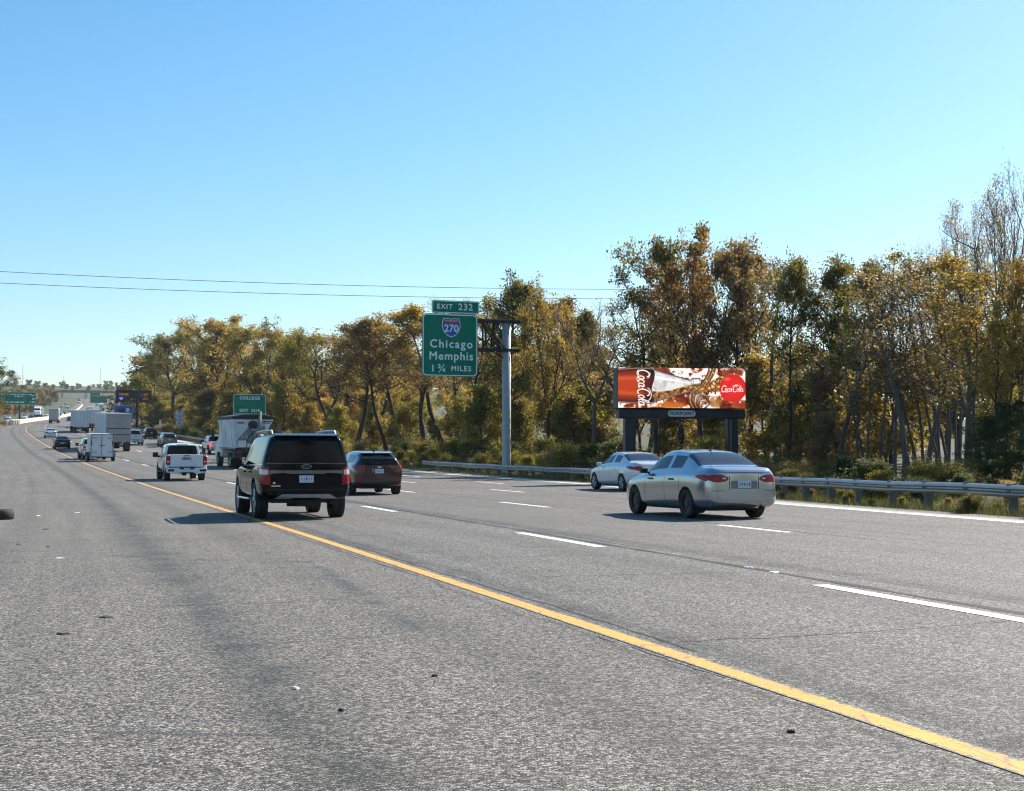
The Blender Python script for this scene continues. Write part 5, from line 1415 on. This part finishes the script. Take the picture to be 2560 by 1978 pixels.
    def script(T, col, k):
        best = np.full(X.shape, 1e9)
        for pts, w in W_:
            for a, b2 in zip(pts, pts[1:]):
                ax, ay = T(*a); bx, by = T(*b2); dx, dy = bx - ax, by - ay; t = np.clip(((X - ax) * dx + (Y - ay) * dy) / (dx * dx + dy * dy + 1e-9), 0, 1)
                best = np.minimum(best, np.hypot(X - ax - t * dx, Y - ay - t * dy) - w * k * .5)
        lay(sm(best, 5), col)
    sx = 300 / 390
    script(lambda a, b2: (1348 + (a - (b2 - 60) * .22) * sx, 215 + b2 * .86), (1, 1, 1), .95)
    sy = 478 / 390
    script(lambda a, b2: (410 - (b2 - 5) * 1.70, 22 + (a - (b2 - 60) * .20) * sy), (.97, .95, .93), 1.7)
    return img
M['plate_grey'] = plain('pale name plate', (.62, .62, .64), .5)
bb = empty('billboard', G(59.5, 22.6)); bb.scale = (.925, .925, .957); tag(bb, 'digital billboard showing a cola bottle pouring, on two dark steel legs', 'billboard')
bb.rotation_euler = (0, 0, R(99))       # its face looks back towards the traffic
W2 = 3.17
cab_ = MB().box(0, .95, -W2 - .02, W2 + .02, 3.46, 5.36).build('cabinet', M['navy'], bb, bevel=.02)
MB().box(.05, .75, -W2 - .02, W2 - .05, 3.0, 3.42).build('beam', M['navy'], bb, bevel=.03)
MB().box(.95, 1.2, -W2 * .9, W2 * .9, 3.1, 5.0).build('rear_frame', M['darksteel'], bb)
for y in (2.52, -2.6):
    MB().box(.18, .68, y - .26, y + .26, -.6, 3.05).build('leg', M['navy'], bb, bevel=.03)
MB().tube((.10, -2.45, .0), (.10, -2.45, 3.0), .04, n=8).build('conduit', M['galvpost'], bb)
nx_, ny_ = 330, 101
ad = paint_ad(nx_, ny_)
vs = []; fs = []
for j in range(ny_ + 1):
    for i in range(nx_ + 1): vs.append((-.012, W2 - 2 * W2 * i / nx_, 5.35 - 1.87 * j / ny_))
for j in range(ny_):
    for i in range(nx_): a = j * (nx_ + 1) + i; fs.append((a, a + nx_ + 1, a + nx_ + 2, a + 1))
me = mesh_from('display', vs, fs)
ca = me.color_attributes.new('ad', 'BYTE_COLOR', 'CORNER')
ad = np.clip((ad - .5) * 1.12 + .48, 0, 1)
lin = np.where(ad <= .04045, ad / 12.92, ((ad + .055) / 1.055) ** 2.4).reshape(-1, 3)
ca.data.foreach_set('color', np.repeat(np.concatenate([lin, np.ones((len(lin), 1))], 1), 4, axis=0).ravel())
t = NT('led display'); at = t.node('Attribute', attribute_name='ad').outputs['Color']
t.p(Base_Color=(.02, .02, .02), Emission_Color=at, Emission_Strength=.54, Roughness=.6)
M['led'] = t.m
link('display', me, cab_, M['led'])
pl = MB(); pl.prism(rrect(-.66, .70, 3.08, 3.37, .13, 5), -.0, .06, 'x'); plo = pl.build('name_plate', M['plate_grey'], bb)
text_on('lettering', 'FOXPOINT', .24, (-.006, .02, 3.225), M['navy'], plo, bold=.006, space=1.05)
# ------------------------------------------------------------------ traffic
M['p_black'] = paint('black paint', (.002, .0035, .0055), .0, .08, .01, .34, (.72, .86, 1.0))
M['p_silver'] = paint('silver champagne paint', (.43, .455, .49), .82, .18, .10)
M['p_white'] = paint('white paint', (.70, .72, .74), .0, .3, .18)
M['p_white2'] = paint('cool white paint', (.60, .66, .74), .25, .28, .15)
M['p_cherry'] = paint('dark cherry paint', (.036, .005, .009), .45, .25, .2)
M['p_grey'] = paint('dark grey paint', (.025, .028, .03), .4, .25, .2)
M['p_steel'] = paint('steel grey paint', (.16, .18, .19), .6, .3, .2)
M['p_red'] = paint('red paint', (.40, .02, .02), .0, .3, .2)

def tr(half): return half
suv('suv', 32.6, 1.02, 'large black SUV in the near lane with silver skid plate and roof rails', M['p_black'])
sedan('sedan', 28.4, 9.45, 'silver champagne sedan with black wheels passing in front of guardrail', M['p_silver'], 2, R(2.0), rim='steelrim', style='steel')
sedan('sedan', 49.6, 16.5, 'white sedan half hidden behind the silver sedan', M['p_white2'], 1, R(0), (1.03, 1.03, .98))
crossover('crossover', 50.0, 6.5, 'dark cherry red crossover beside the black SUV', M['p_cherry'], lit=False)
pickup('pickup_truck', 74.9, 2.45, 'white pickup truck with GMC lettering on its tailgate', M['p_white'], letters='GMC')
mixer(101.5, 9.9, 'white cement stained concrete mixer truck with black tarpaulin top')
pickup('pickup_truck', 147, 14.6, 'white pickup truck with one lit brake light left of mixer truck', M['p_white2'], lit=True, darkbed=True)
crossover('crossover', 176, 13.4, 'silver grey minivan showing its roof above the white tailgate pickup', M['p_steel'], scale=(1.1, 1.05, 1.12), detail=0)
crossover('minivan', 221, 16.2, 'dark minivan in the right lane beside the distant guardrail', M['p_black'], scale=(1.1, 1.05, 1.1), detail=0)
cargo_trailer(127.3, 1.65, 'small white box trailer with barn doors and blue fenders')
pickup('tow_truck', 132.3, 1.5, 'white pickup truck towing the small box trailer', M['p_white'], R(1.5))
semi('semi_truck', 161, 6.1, 'semi truck with grey banded rear doors and white trailer sides', 'trailer_white', 'trailer_grey', bands=True)
semi('semi_truck', 274, 9.2, 'semi truck with plain white rear doors ahead of the grey doored one', 'trailer_white', 'trailer_white')
pickup('pickup_truck', 187, 10.6, 'white pickup truck peeking out right of grey semi trailer', M['p_white2'])
sedan('sedan', 170.4, 1.0, 'black sedan following the yellow line ahead of box trailer', M['p_black'], 1, glass='glass')
sedan('sedan', 229, 2.3, 'pale blue white sedan ahead of the black sedan', M['p_white2'], 1)
box_truck('box_truck', 425, 4.5, 'grey box truck rounding the distant bend by the concrete barrier')
sedan('sedan', 482, 6.6, 'dark car far off just right of the grey box truck', M['p_grey'], 0)
semi('semi_truck', 330, 14.2, 'white semi truck farthest ahead showing only its roof', 'trailer_white', 'trailer_white', tractor='trailer_white')
# oncoming traffic behind the barrier
semi('semi_truck', 585, -9.0, 'oncoming white semi tractor beyond the concrete barrier', 'trailer_grey', 'trailer_grey', math.pi)
for k, (u, off, kind, pm, lab) in enumerate((
    (520, -15.0, 's', 'p_white2', 'oncoming white car nearest the left edge below green sign'),
    (545, -11.5, 's', 'p_white', 'oncoming white car just left of the green sign post'),
    (560, -18.8, 'c', 'p_white', 'oncoming white van left of the sign post, outer lane'),
    (600, -15.5, 's', 'p_grey', 'oncoming dark car right of the green sign post'),
    (590, -12.3, 'c', 'p_grey', 'oncoming dark crossover with bright headlights in the middle lanes'),
    (640, -14.6, 'c', 'p_red', 'oncoming red car beside the white semi tractor'),
    (660, -11.0, 's', 'p_white', 'oncoming white car seen behind the grey box truck'),
    (700, -7.5, 's', 'p_grey', 'oncoming dark car by the barrier beyond the box truck'))):
    (sedan if kind == 's' else crossover)('oncoming_car', u, off, lab, M[pm], dyaw=math.pi, detail=0, group='oncoming cars')
_rr = random.Random(9)
for k in range(26):
    u = 640 + k * 23; off = _rr.choice((1.8, 5.6, 9.6, 13.2, -7, -11, -15))
    f = sedan if _rr.random() < .6 else crossover
    pm = _rr.choice(('p_white', 'p_white2', 'p_grey', 'p_steel', 'p_white', 'p_black'))
    f('distant_car', u, off, 'tiny distant %s car %s on the far hill' % ({'p_white': 'white', 'p_white2': 'pale blue', 'p_grey': 'dark grey', 'p_steel': 'grey', 'p_black': 'black'}[pm], 'oncoming' if off < 0 else 'driving away'), M[pm], dyaw=math.pi if off < 0 else 0, detail=0, group='distant cars on the hill')
for k, (u, off) in enumerate(((720, 5.5), (860, 9.5))):
    semi('distant_truck', u, off, 'tiny distant white truck on the far uphill stretch of highway', 'trailer_white', 'trailer_white', group='distant trucks on the hill')

# ------------------------------------------------------------------ overpass on the far hill
ov = empty('overpass', P(1285, 0)); ov.rotation_euler = (0, 0, heading(1285)); tag(ov, 'distant dark green girder overpass crossing the highway on the hill', 'bridge')
MB().box(-5, 5, -90, 90, 4.9, 6.2).build('girder', plain('green bridge paint', (.03, .08, .07), .6), ov)
MB().box(-5.3, 5.3, -90, 90, 6.2, 6.7).build('parapet', plain('green parapet', (.05, .11, .09), .6), ov)
for y in (-40, -22, 2.5, 22, 40): MB().box(-4, 4, y - .7, y + .7, -2, 4.9).build('pier', M['concrete'], ov)

# ------------------------------------------------------------------ litter on the shoulder
M['tyre_scrap'] = M['rubber']
tm = MB(); tm.lathe([(.17, -.10), (.30, -.115), (.33, -.08), (.335, 0), (.33, .08), (.30, .115), (.17, .10), (.19, 0)], 'z', 26); t_ = tm.build('tire', M['rubber'], None, True)
t_.location = P(34.6, -5.42, .118); tag(t_, 'black discarded tire lying on the left edge of shoulder', 'tire')
def chip(name, px, mat, label, grp, sx, sy, sz, seed):
    rr = random.Random(seed); n = 9
    ring = [((math.cos(2 * math.pi * k / n)) * sx * rr.uniform(.6, 1.1), math.sin(2 * math.pi * k / n) * sy * rr.uniform(.6, 1.1)) for k in range(n)]
    vs = [(a, b, 0) for a, b in ring] + [(a * .7, b * .7, sz * rr.uniform(.6, 1.2)) for a, b in ring]
    fs = [tuple(range(n, 2 * n)), tuple(range(n - 1, -1, -1))] + [(k, (k + 1) % n, (k + 1) % n + n, k + n) for k in range(n)]
    o = link(name, mesh_from(name, vs, fs), None, mat); o.location = P(px[0], px[1], .002); o.rotation_euler = (0, 0, rr.uniform(0, 6))
    tag(o, label, 'litter', grp)
CHIPS_HERE = None
for k, (u, off) in enumerate(((29.3, -4.35), (24.2, -4.7), (12.7, -3.6), (11.6, -3.95), (8.6, -1.75), (7.6, -2.5), (6.3, -.55), (23.4, -4.25))):
    s = .017 if u < 10 else .04
    chip('rubber_scrap', (u, off), M['rubber'], 'small black rubber scrap on the shoulder, %s' % ('farthest but one from camera', 'second farthest on the left', 'middle left one', 'left one before the middle', 'right of the dark wear band', 'nearest to the picture bottom', 'right one close to yellow line', 'farther one near the far left')[k], 'black scraps on the shoulder', s * 1.6, s, .012, k)
for k, (u, off) in enumerate(((8.4, -2.62), (36.5, -4.6), (38.0, -3.7), (20.6, -4.05), (15.6, 3.75), (14.9, 3.72))):
    chip('paper_scrap', (u, off), M['signwhite'], 'small white scrap on the asphalt, %s' % ('nearest one on the shoulder', 'far left one on the shoulder', 'far one nearer the yellow line', 'middle distance one on the shoulder', 'left one beside the lane dash', 'right one beside the lane dash')[k], 'white scraps on the asphalt', .035 if u < 12 else .09, .02 if u < 12 else .05, .012, 40 + k)

# ------------------------------------------------------------------ woods
TREES = [
 (343.8,24.0,12.0,'young0','lime',1.2),
 (369.0,27.0,17.4,'young1','gold',1.4),
 (355.2,29.0,20.1,'broad2','olive',.8),
 (297.8,28.0,20.0,'broad0','olive',.9),
 (283.2,30.0,21.2,'broad1','olive',.85),
 (239.8,27.0,16.0,'broad2','olive',.8),
 (237.0,29.0,19.6,'broad0','gold',.9),
 (227.2,31.0,17.6,'broad2','gold',.8),
 (193.5,27.0,16.4,'broad1','olive',.75),
 (197.2,30.0,15.9,'tall2','gold',1.1),
 (176.2,28.0,14.0,'broad2','lime',.8),
 (179.0,31.0,14.6,'tall0','gold',1.2),
 (153.5,27.0,13.4,'tall2','olive',1.2),
 (157.5,30.0,13.1,'tall1','brown',1.2),
 (137.0,26.0,12.7,'tall0','brown',1.3),
 (152.2,32.0,11.3,'tall2','gold',1.2),
 (125.2,26.0,12.3,'tall1','brown',1.1),
 (126.2,28.0,13.0,'tall0','gold',1.1),
 (114.0,26.0,12.3,'tall2','brown',1.1),
 (121.2,30.0,13.3,'tall1','gold',1.2),
 (125.5,33.0,14.4,'bare1','gold',1),
 (105.2,28.0,12.4,'tall2','olive',1.1),
 (96.5,27.0,13.3,'broad2','olive',.75),
 (103.8,31.0,12.8,'tall2','gold',1.1),
 (89.0,27.0,12.2,'broad1','gold',.62),
 (97.8,32.0,11.8,'tall1','brown',1),
 (84.0,28.0,10.5,'bare1','brown',1),
 (95.5,34.0,10.7,'tall1','olive',1),
 (80.8,29.0,10.6,'bare0','brown',1),
 (87.0,33.0,10.8,'bare1','gold',1),
 (80.8,31.0,12.2,'tall2','olive',.9),
 (79.8,32.0,14.6,'broad0','olive',.72),
 (74.8,31.0,13.6,'broad1','rust',.75),
 (73.8,32.0,12.8,'broad2','brown',.8),
 (75.0,34.0,12.9,'broad0','brown',.62),
 (70.0,33.0,11.1,'thin0','olive',1.6),
 (63.5,30.0,10.5,'tall1','olive',.75),
 (67.8,33.0,10.3,'thin1','brown',1.4),
 (63.0,31.0,10.7,'tall0','olive',.8),
 (65.0,33.0,10.7,'slim0','olive',1.4),
 (58.8,30.0,9.2,'thin0','brown',1.5),
 (61.2,32.0,10.2,'tall1','olive',.7),
 (55.2,29.0,8.4,'thin1','olive',1.4),
 (60.8,33.0,9.6,'thin0','brown',1.4),
 (55.0,30.0,9.3,'thin1','brown',1.3),
 (59.0,33.0,10.3,'bare0','brown',.5),
 (52.0,29.0,9.0,'thin0','brown',1.4),
 (55.8,32.0,10.0,'thin1','olive',1.3),
 (50.5,29.0,8.8,'thin0','gold',1.4),
 (55.8,33.0,10.4,'slim1','brown',1.2),
 (50.8,30.0,9.2,'thin1','brown',1.4),
 (54.2,33.0,10.7,'bare1','brown',.6),
 (47.8,29.0,8.7,'slim0','gold',1.5),
 (51.2,32.0,9.0,'thin0','brown',1.6),
 (45.0,28.0,8.0,'slim1','gold',1.6),
 (48.2,31.0,12.5,'bare0','brown',.5),
 (43.0,28.0,11.4,'bare0','brown',.5),
 (42.8,27.0,6.4,'tall2','gold',.8),
 (57.8,37.0,12.8,'bare1','brown',.5),
 (47.2,31.0,8.7,'slim0','brown',1.7),
 (42.0,28.0,8.6,'broad1','gold',.7),
 (41.2,25.0,2.5,'spruce','green',1.2),
 (41.2,26.0,3.0,'spruce','green',1.3),
 (62.5,35.0,11.1,'bare1','brown',.35),
 (59.0,34.0,11.2,'bare0','brown',.35),
 (58.5,35.0,11.3,'bare1','brown',.35),
 (55.8,34.0,11.5,'bare0','brown',.38),
 (56.2,35.0,12.6,'bare1','brown',.4),
 (51.8,33.0,12.9,'bare1','brown',.45)]

CN = {'gold': 'golden', 'olive': 'olive green', 'rust': 'rust brown', 'brown': 'dull brown', 'lime': 'yellow green', 'green': 'dark green'}
KN = {'broad': 'broad spreading tree', 'tall': 'high crowned tree', 'slim': 'slender tree', 'thin': 'thin sparsely leaved tree', 'bare': 'nearly leafless tree', 'young': 'low leafy tree', 'spruce': 'small dark spruce'}
def where(u, off):
    q = P(u, off); xi = (1280 + 3600 * q.x / q.y) / 2560
    for lim, s in ((.135, 'at the far left by the message board'), (.19, 'left of the green COLLEGE sign'), (.25, 'above the green COLLEGE sign'), (.31, 'behind the concrete mixer truck'), (.37, 'above the dark red crossover'), (.415, 'just left of the green exit sign'),
                   (.47, 'behind the green exit sign'), (.53, 'around the grey sign column'), (.59, 'between sign column and billboard'), (.66, 'left part behind the billboard'), (.74, 'right part behind the billboard'), (.80, 'just right of the billboard'), (.86, 'above the silver car tail'), (.93, 'in the right hand stand')):
        if xi < lim: return s
    return 'at the right edge of the picture'
_cnt = {}
for r_ in TREES:
    k_ = (r_[4], r_[3].rstrip('0123456789'), where(r_[0], r_[1])); _cnt[k_] = _cnt.get(k_, 0) + 1
_seen = {}
for (u, off, h, kind, col, wx) in TREES:
    fam = kind.rstrip('0123456789'); k_ = (col, fam, where(u, off)); _seen[k_] = _seen.get(k_, 0) + 1
    lab = '%s %s %s' % (CN[col], KN[fam], k_[2])
    if _cnt[k_] > 1: lab = ('leftmost ', 'second ', 'third ', 'fourth ', 'fifth ', 'sixth ', 'seventh ', 'eighth ', 'ninth ')[_seen[k_] - 1] + lab
    tree(kind, G(u, off, -.1), h, col, lab, 'trees along the wood edge', wx * (1.22 if u > 112 else 1.0), name='spruce_tree' if fam == 'spruce' else 'deciduous_tree', bark=M['bark2'] if fam in ('slim', 'thin', 'bare') else None)
def zone(u, r):
    if u > 215: return r.choice(('olive', 'olive', 'lime', 'gold'))
    if u > 122: return r.choice(('rust', 'gold', 'olive', 'lime', 'gold', 'brown'))
    if u > 88: return r.choice(('lime', 'gold', 'lime', 'brown', 'olive'))
    if u > 62: return r.choice(('olive', 'lime', 'brown', 'gold', 'olive'))
    return r.choice(('olive', 'brown', 'green', 'olive', 'gold'))
_rr = random.Random(21)
u = 30.0
while u < 345:
    off = _rr.uniform(25.5, 36); xi = 1280 + 3600 * P(u, off).x / P(u, off).y
    if 1480 < xi < 1960: off = _rr.uniform(31, 40)
    h = _rr.uniform(3.2, 6.6) * (1.0 if u > 58 else .55) * (1.25 if u > 150 else 1)
    tree('young%d' % _rr.randrange(3), G(u, off, -.1), h, (c_ := zone(u, _rr)), '%s understory tree with leaves to the ground %s' % (CN[c_], where(u, off)), 'understory of the wood', _rr.uniform(.95, 1.3), name='understory_tree')
    u += (1.7 if u < 110 else 2.6) * _rr.uniform(.7, 1.3) * (1.0 if u > 60 else 2.2)
u = 34.0
while u < 420:
    off = _rr.uniform(38, 58); h = _rr.uniform(7.0, 9.5) * (1 if u < 130 else 1.4)
    if u < 62: off = _rr.uniform(35, 44)
    k = _rr.choice(('tall0', 'tall1', 'tall2', 'broad2', 'broad1') if u > 60 else ('thin0', 'thin1', 'bare0', 'bare1'))
    tree(k, G(u, off, -.1), h if u > 60 else h * .8, (c_ := zone(u, _rr)), '%s back row tree seen through the wood %s' % (CN[c_], where(u, off)), 'back rows of the wood', name='back_row_tree')
    u += (3.2 if 60 < u < 130 else (7.0 if u < 60 else 3.6)) * _rr.uniform(.7, 1.3)
for k in range(44):      # deep woods, closing the gaps between the front trunks
    u = -5 + k * 3.4 + _rr.uniform(-2, 2); off = _rr.uniform(62, 105)
    tree('far%d' % (k % 2), G(u, off, -.2), _rr.uniform(4.5, 7.5), (c_ := _rr.choice(('olive', 'brown', 'green', 'olive'))), '%s tree deep in the wood %s' % (CN[c_], where(u, off)), 'deep woods', 1.3, name='deep_wood_tree')
# shrubs along the guardrail
u = 24.0
while u < 330:
    off = edge_off(u) + _rr.uniform(3.4, 8.0); h = _rr.uniform(.5, 1.9) ** 1.0 * (.65 if u < 60 else 1.1)
    tree('bush%d' % _rr.randrange(2), G(u, off, -.05), h, (c_ := _rr.choice(('lime', 'olive', 'lime', 'green', 'brown') if u > 58 else ('olive', 'green', 'olive', 'brown'))), '%s low shrub at the wood edge %s' % (CN[c_], where(u, off)), 'shrubs along the wood edge', _rr.uniform(1.0, 1.5), name='shrub', cat='shrub')
    u += ((.62 if u < 60 else 1.15) if u < 120 else 3.0) * _rr.uniform(.6, 1.4)
for k in range(46):
    u = 21 + k * .95 + _rr.uniform(-.5, .5); off = edge_off(u) + _rr.uniform(1.15, 3.2)
    tree('bush%d' % _rr.randrange(2), G(u, off, -.03), _rr.uniform(.22, .55), (c_ := _rr.choice(('olive', 'lime', 'green', 'brown'))), '%s weed clump under the guardrail %s' % (CN[c_], where(u, off)), 'weed clumps along the verge', _rr.uniform(.8, 1.3), name='weed_clump', cat='weed')
# trees added behind the camera to darken reflections in glass and paint
for k in range(34):
    u = -150 - _rr.uniform(0, 60) if k < 14 else _rr.uniform(-170, 10); off = -60 + k * 9 if k < 14 else (_rr.uniform(-52, -40) if k < 24 else _rr.uniform(22, 34))
    tree('broad%d' % _rr.randrange(3), G(u, off), _rr.uniform(13, 18), _rr.choice(('olive', 'green', 'brown')), 'large unseen tree added behind the viewer for darker reflections', 'trees added behind the viewer', name='reflection_tree')
# median vegetation at the left edge
tree('broad1', G(318, -7.9), 14.5, 'green', 'green leafy tree at the left edge in front of green median sign', None, 1.45, name='deciduous_tree')
tree('young1', G(326, -7.3), 6.0, 'brown', 'brownish low tree below the green leafy tree at left edge', None, 1.7, name='deciduous_tree')
tree('bush1', G(44, -7.15), 1.5, 'lime', 'small leafy shrub at the left picture edge beside the shoulder', None, 1.0, name='shrub', cat='shrub')
tree('bush0', G(47, -7.6), 1.9, 'olive', 'darker shrub just behind the left edge shrub', None, 1.1, name='shrub', cat='shrub')
# distant trees left of the opposite road and on the hill
for k in range(120):
    u = _rr.uniform(620, 1290); side = _rr.random() < .62
    off = -_rr.uniform(25, 40 + (u - 600) * .13) if side else _rr.uniform(24, 90)
    tree('far%d' % _rr.randrange(2), G(u, off, -.2), _rr.uniform(6, 11), (c_ := _rr.choice(('brown', 'olive', 'rust', 'green', 'gold', 'olive'))), 'small distant %s tree on the far hillside %s of the road' % (CN[c_], 'left' if side else 'right'), 'distant trees on the hillside', 1.1, name='distant_tree')
for k in range(80):
    u = 560 + k * 8.2; off = -_rr.uniform(23, 34 + (u - 500) * .05)
    tree('far%d' % _rr.randrange(2), G(u, off, -.2), _rr.uniform(5, 10) * (.6 if k % 3 == 0 else 1), (c_ := _rr.choice(('brown', 'olive', 'rust', 'green', 'olive'))), 'small distant %s tree on the slope left of the oncoming road' % CN[c_], 'distant trees left of the oncoming road', 1.25, name='distant_tree')
for k in range(70):
    u = _rr.uniform(1480, 1690); off = -150 + k * 4.2 + _rr.uniform(-3, 3)
    tree('far%d' % _rr.randrange(2), G(u, off, -.4), _rr.uniform(4, 9), (c_ := _rr.choice(('brown', 'olive', 'green'))), 'small %s tree on the far skyline ridge' % CN[c_], 'trees on the skyline ridge', 1.2, name='ridge_tree')
for k, (u, off, h) in enumerate(((1380, -58, 40), (1390, 10, 40), (1370, -22, 30), (1390, 62, 32))):
    e = empty('radio_mast', G(u, off)); h *= .65; tag(e, 'thin pale lattice mast on the far skyline, %s from left' % ('first', 'third', 'second', 'fourth')[k], 'mast')
    MB().tube((0, 0, -1), (0, 0, h), .22, .12, 5).build('mast', M['galv'], e)
    m = MB()
    for z in range(4, int(h), 4): m.tube((-.9, 0, z), (.9, 0, z + 1.5), .08, n=4)
    m.build('lattice', M['galv'], e)
# verge grass as one mass of blades
def blades(name, n, uf, of, hmin, hmax, wid, cols, seed, mat):
    r = np.random.default_rng(seed); v = np.empty((n, 3, 3))
    for i in range(n):
        u = uf(r); o = of(r, u); b = G(u, o, -.02); h = r.uniform(hmin, hmax); a = r.uniform(0, 6.28); l = r.normal(0, .35, 2) * h
        dx, dy = math.cos(a) * wid, math.sin(a) * wid
        v[i, 0] = (b.x - dx, b.y - dy, b.z); v[i, 1] = (b.x + dx, b.y + dy, b.z); v[i, 2] = (b.x + l[0], b.y + l[1], b.z + h)
    me = bpy.data.meshes.new(name); me.vertices.add(3 * n); me.vertices.foreach_set('co', v.ravel()); me.loops.add(3 * n); me.loops.foreach_set('vertex_index', np.arange(3 * n))
    me.polygons.add(n); me.polygons.foreach_set('loop_start', np.arange(0, 3 * n, 3)); me.update(calc_edges=True)
    at = me.attributes.new('leaf', 'FLOAT', 'POINT'); at.data.foreach_set('value', np.repeat(r.uniform(0, 1, n), 3))
    return link(name, me, None, mat)
LEAF['grass'] = mat_leaf('verge grass blades', [(.025, .040, .012), (.06, .078, .022), (.11, .115, .036), (.22, .19, .08)], .35)
g = blades('verge_grass', 42000, lambda r: 20 + 75 * r.random() ** 1.6, lambda r, u: edge_off(u) + 1.0 + abs(r.normal(0, 2.4)), .06, .28, .008, None, 4, LEAF['grass'])
tag(g, 'dry yellow green verge grass under the guardrail', 'grass', kind='stuff')
g = blades('far_verge_grass', 6000, lambda r: 95 + 240 * r.random(), lambda r, u: edge_off(u) + 1.2 + abs(r.normal(0, 2.5)), .2, .6, .05, None, 5, LEAF['grass'])
tag(g, 'dry grass along the far wood edge', 'grass', kind='stuff')

# ------------------------------------------------------------------ the air
_b = MB().box(-345, 1715, -640, 640, -3, 112)
_M = Matrix(((DX, NX, 0, 0), (DY, NY, 0, 0), (0, 0, 1, 0), (0, 0, 0, 1)))
hz_ = _b.mesh('haze'); hz_.transform(_M); hz_.flip_normals()
hm = bpy.data.materials.new('thin air haze'); hm.use_nodes = True
hm.node_tree.nodes.remove(hm.node_tree.nodes['Principled BSDF'])
pv = hm.node_tree.nodes.new('ShaderNodeVolumePrincipled'); pv.inputs['Color'].default_value = (.86, .93, 1, 1); pv.inputs['Density'].default_value = .00008; pv.inputs['Anisotropy'].default_value = .2
hm.node_tree.links.new(pv.outputs[0], hm.node_tree.nodes['Material Output'].inputs['Volume'])
hz = link('haze', hz_, None, hm); tag(hz, 'thin bluish haze of the far air', kind='stuff')
